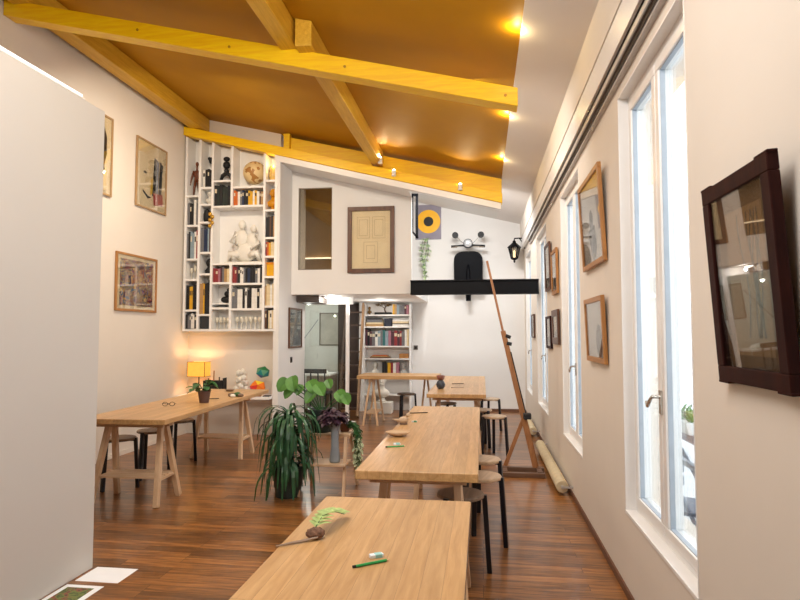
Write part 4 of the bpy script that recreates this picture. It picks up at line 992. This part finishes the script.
# paper rolls on the right wall
def roll(label, y0, y1, r, x, z):
    t = thing('paper_roll', label, 'paper roll', (x, 0, z), 0, 'paper rolls low on the window wall')
    obj('paper', cyl(NB(), (0, y0, 0), (0, y1, 0), r, n=28), mat('cream paper roll', 'CDBE9C', .8, var=.08, scale=18, bump=.2), t, bev=.008, smooth='auto')
    for y, d in ((y0, -1), (y1, 1)):
        b = NB(); cyl(b, (0, y+d*.001, 0), (0, y+d*.03, 0), .014, n=12); bar(b, (0, y+d*.022, 0), (XR-x, y+d*.022, 0), .014, .012, (0, 0, 1)); obj('bracket', b, ALU, t)
roll('long cream paper roll on brackets low on the window wall beside the easel', 5.55, 7.6, .055, .700, .085)
roll('shorter cream paper roll low on the window wall beyond the easel', 8.6, 9.9, .055, .700, .085)

# ------------------------------------------------------------------ papers on the floor
tag(obj('paper_sheet', box(NB(), -.135, .135, -.105, .105, 0, .001), PAPER), 'blank white sheet of paper on the floor at the partition corner', 'paper', loc=(-2.235, 3.412, 0), rz=.0)
t = thing('printed_sheet', 'printed landscape sheet in a white border on the floor by the partition', 'print', (-2.265, 3.04, 0))
obj('sheet', box(NB(), -.115, .115, -.24, .215, 0, .0015), PAPER, t)
obj('image', box(NB(), -.085, .078, -.21, .18, .0015, .0022), swirl('landscape print', ['3A2E28', '4C5A2E', '6E7A3A', '8A4A3A', '2E3A2A', 'A9A070'], 14, 1.5), t)

# ------------------------------------------------------------------ step stool and its plants
t = thing('step_stool', 'pale wooden two-step stool carrying potted plants', 'step stool', (-1.40, 5.42, 0), .0)
obj('top_board', box(NB(), -.23, .20, -.0, .26, .50, .522), BEECHX, t, bev=.004)
obj('step_board', box(NB(), -.21, .20, -.20, .06, .27, .29), BEECHX, t, bev=.004)
for s, xx in ((-1, -.20), (1, .17)):
    obj('leg', bar(NB(), (xx+s*.02, -.20, 0), (xx, -.02, .5), .025, .04, (1, 0, 0)), BEECH, t, bev=.003)
    obj('leg', bar(NB(), (xx+s*.04, .30, 0), (xx, .20, .5), .025, .04, (1, 0, 0)), BEECH, t, bev=.003)
obj('crossbar', box(NB(), -.2, .18, .255, .275, .18, .22), BEECHX, t)
t = thing('potted_plant', 'large leaved light green plant in a dark pot on top of the step stool', 'plant', (-1.50, 5.55, .522))
pot(t, .09, .125, .215, POTD)
b = NB(); s_ = NB(); q = random.Random(40)
for (x, y, z, r, a) in ((-.34, -.06, .46, .13, 2.6), (-.27, -.05, .48, .14, 1.2), (-.29, -.02, .38, .12, 3.6), (-.10, .0, .44, .14, .6), (-.02, -.04, .42, .13, .3), (-.07, -.06, .35, .13, 3.6), (.17, .0, .35, .13, .2), (.23, -.02, .33, .11, .8), (-.2, -.02, .41, .10, 2), (.05, .06, .46, .09, 1)):
    p = Vector((x, y, z)); tube(s_, [(0, 0, .16), (x*.45, y*.5, z*.75), p], [.006, .005, .004], 6)
    d = Vector((math.cos(a)*.6, -.35, -.45)); leaf(b, p-d.normalized()*r*.35, d, (.3*math.sin(a*3), -.9, .6), r, r*.95, .25, 8, .22, 'round')
obj('leaves', b, LEAFL, t); obj('stems', s_, LEAFM, t)
b = NB()
for i in range(30):
    a = q.uniform(0, 2*PI); leaf(b, (.09*math.cos(a), .09*math.sin(a), .19), (math.cos(a), math.sin(a), q.uniform(0, 1)), (0, 0, 1), .06, .03, .5, 4)
obj('ground_leaves', b, PURPLE, t)
t = thing('vase_plant', 'dark purple leafed plant in a tall grey vase on the lower step', 'plant', (-1.315, 5.33, .29))
b = NB(); lathe(b, [(.045, 0), (.05, .02), (.036, .12), (.034, .25), (.05, .34), (.06, .36), (.05, .36), (.03, .26)], n=24); obj('vase', b, GREYC, t, smooth=True)
b = NB(); q = random.Random(41)
for i in range(170):
    a = q.uniform(0, 2*PI); e = q.uniform(0, 1); p = Vector((.11*e*math.cos(a)-.02, .10*e*math.sin(a), .36+q.uniform(0, .13)*(1-e*.5)))
    leaf(b, p, (math.cos(a), math.sin(a), q.uniform(-.6, .5)), (0, 0, 1), .06, .045, .4, 4, shape='round')
obj('foliage', b, PURPLE, t)
t = thing('trailing_plant', 'variegated trailing plant hanging off the right side of the step stool', 'plant', (-1.165, 5.58, .522))
b = NB(); lathe(b, [(.04, 0), (.055, .08), (.058, .085), (.045, .06)], n=20); obj('pot', b, mat('terracotta', '8A5A44', .7), t, smooth='auto')
t.location = (-1.285, 5.60, .522)
b = NB(); s_ = NB(); b2 = NB()
for k in range(9):
    a = q.uniform(-.7, .9); pts = []
    for i in range(10): pts.append(Vector((.05+min(.09, .03*i)*math.cos(a)+.018*math.sin(i+k), -.05-.02*math.sin(a)+min(.1, .03*i)*math.sin(a), .09-(max(0, i-1.5))*.062*(1-.045*k))))
    tube(s_, pts, .003, 5)
    for j, p in enumerate(pts):
        for _ in range(3): leaf(b if j > 4 else b2, p, (q.uniform(-1, 1), q.uniform(-1, 1), q.uniform(-.8, .2)), (0, 0, 1), .045, .028, .3, 4)
obj('leaves', b, LEAFV, t); obj('upper_leaves', b2, LEAFM, t); obj('stems', s_, LEAFM, t)
# long strap-leaved floor plant
t = thing('floor_plant', 'big dark green plant with long drooping strap leaves in a dark floor pot', 'plant', (-1.72, 5.25, 0))
pot(t, .11, .14, .27, POTD)
b = NB(); q = random.Random(50)
obj('stem', tube(NB(), [(0, 0, .2), (.01, 0, .42), (0, .01, .72)], [.028, .022, .014], 8), LEAFM, t, smooth=True)
for i in range(185):
    a = q.uniform(0, 2*PI); z0 = q.uniform(.22, .72); el = q.uniform(.1, 1.7); L_ = q.uniform(.30, .56); W_ = q.uniform(.022, .038)
    d = Vector((math.cos(a), math.sin(a), 0)); n = 9; rows = []; s = Vector((-d.y, d.x, 0))
    p = Vector((0, 0, z0)); ang = math.atan(el*1.3); rate = q.uniform(.30, .52)
    for k in range(n+1):
        f = k/n; w_ = W_*math.sin(PI*min(.97, .18+.8*f))**.6
        rows.append([b.verts.new(p-s*w_/2+Vector((0, 0, .003))), b.verts.new(p), b.verts.new(p+s*w_/2+Vector((0, 0, .003)))])
        p = p+(d*math.cos(ang)+Vector((0, 0, math.sin(ang))))*L_/n; ang = max(-1.45, ang-rate)
        p.z = max(.02, p.z)
    for r0, r1 in zip(rows, rows[1:]):
        b.faces.new([r0[0], r0[1], r1[1], r1[0]]); b.faces.new([r0[1], r0[2], r1[2], r1[1]])
obj('leaves', b, LEAF, t)

# ------------------------------------------------------------------ small spot fittings on the rear beam
def spot(label, x, y, z, aim, power, blend=.6, size=1.7, col=(1, .78, .45)):
    t = thing('spotlight', label, 'spotlight', (x, y, z), 0, 'small spotlights along the rear beam')
    obj('base', cyl(NB(), (0, 0, -.02), (0, 0, 0), .03, n=16), TRIM, t)
    obj('head', lathe(NB(), [(.018, .0), (.028, .02), (.032, .055), (.03, .055), (.022, .03)], n=16), TRIM, t, smooth=True)
    obj('bulb', ball(NB(), (0, 0, .05), .024, 2), mat('spot glow', 'FFFFFF', .4, emit='FFE9B8', es=30), t, smooth=True)
    l = bpy.data.lights.new('spot', 'SPOT'); l.energy = power; l.spot_size = size; l.spot_blend = blend; l.color = col; l.shadow_soft_size = .02
    o = bpy.data.objects.new('spot_lamp', l); C.objects.link(o); o.location = (x, y-.03, z+.09)
    o.rotation_euler = (Vector(aim)-o.location).to_track_quat('-Z', 'Y').to_euler()
for x, lab in ((-1.17, 'small white spotlight on the rear beam, middle of the three'), (-.27, 'small white spotlight on the rear beam, rightmost of the three')):
    spot(lab, x, 7.985, T2(x)+.06, (x, 7.2, CZ(x)), 9)
x = -1.38; spot('small white spotlight under the end of the middle purlin', x+.03, 7.93, T2(x)+.17, (x-.1, 7.2, CZ(x)), 12)

# ------------------------------------------------------------------ lights
def area(name, loc, aim, sx, sy, e, col=(1, .93, .85)):
    l = bpy.data.lights.new(name, 'AREA'); l.shape = 'RECTANGLE'; l.size = sx; l.size_y = sy; l.energy = e; l.color = col
    o = bpy.data.objects.new(name, l); C.objects.link(o); o.location = loc
    o.rotation_euler = (Vector(aim)-Vector(loc)).to_track_quat('-Z', 'Y').to_euler(); return o
def point(name, loc, e, col=(1, .8, .5), r=.03):
    l = bpy.data.lights.new(name, 'POINT'); l.energy = e; l.color = col; l.shadow_soft_size = r
    o = bpy.data.objects.new(name, l); C.objects.link(o); o.location = loc; return o
area('overhead_front', (-.85, 1.4, 3.6), (-1.2, 4.6, 0), 2.0, 1.6, 128, (1, .965, .93))
area('beam_fill', (-1.1, 2.4, 3.2), (-2.0, 4.9, 4.3), .6, .3, 11, (1, .88, .66))  # unseen fill added to brighten the front tie beam and ceiling
area('overhead_mid', (-2.80, 5.6, 4.05), (-3.4, 7.4, 0), .22, .22, 62, (1, .86, .68))
area('overhead_mid_right', (-.6, 5.2, 3.66), (-.5, 6.6, 0), 1.2, .3, 46, (1, .95, .90))
area('loft_light', (-.35, 8.9, 3.62), (-.3, 10.6, 1.2), 1.0, .35, 66, (1, .985, .97))
point('table_lamp_light', (-3.98, 8.08, SHZ+.38), 4.5, (1, .74, .42), .05)
point('under_loft_light', (-2.30, 9.05, 1.955), 5, (1, .95, .88), .012)
point('office_light', (-3.0, 10.2, 1.8), 16, (1, .98, .93), .015)
point('low_bookcase_light', (-1.75, 10.4, 1.85), 10, (1, .93, .85), .05)
for y in (4.2, 5.9, 7.4): point('cove_light', (.25, y, SZ(.25)-.02), 3.5, (1, .74, .35), .012)
point('case_light', (bx(270), 8.12, bz(166)), 1.2, (1, .72, .3), .02)

w = bpy.data.worlds.new('World'); bpy.context.scene.world = w; w.use_nodes = True
N = w.node_tree.nodes; bg = N['Background']; bg.inputs['Color'].default_value = (.94, .97, 1, 1); bg.inputs['Strength'].default_value = 5

# ------------------------------------------------------------------ camera
cam = bpy.data.cameras.new('cam'); cam.sensor_width = 36; cam.lens = 27; cam.clip_start = .05
co = bpy.data.objects.new('camera', cam); C.objects.link(co); co.location = (0, 0, 1.45)
co.rotation_euler = Vector((-.1343978, .989432, .0544188)).to_track_quat('-Z', 'Y').to_euler()
sc = bpy.context.scene; sc.camera = co
sc.view_settings.view_transform = 'Standard'; sc.view_settings.look = 'None'; sc.view_settings.exposure = -.08
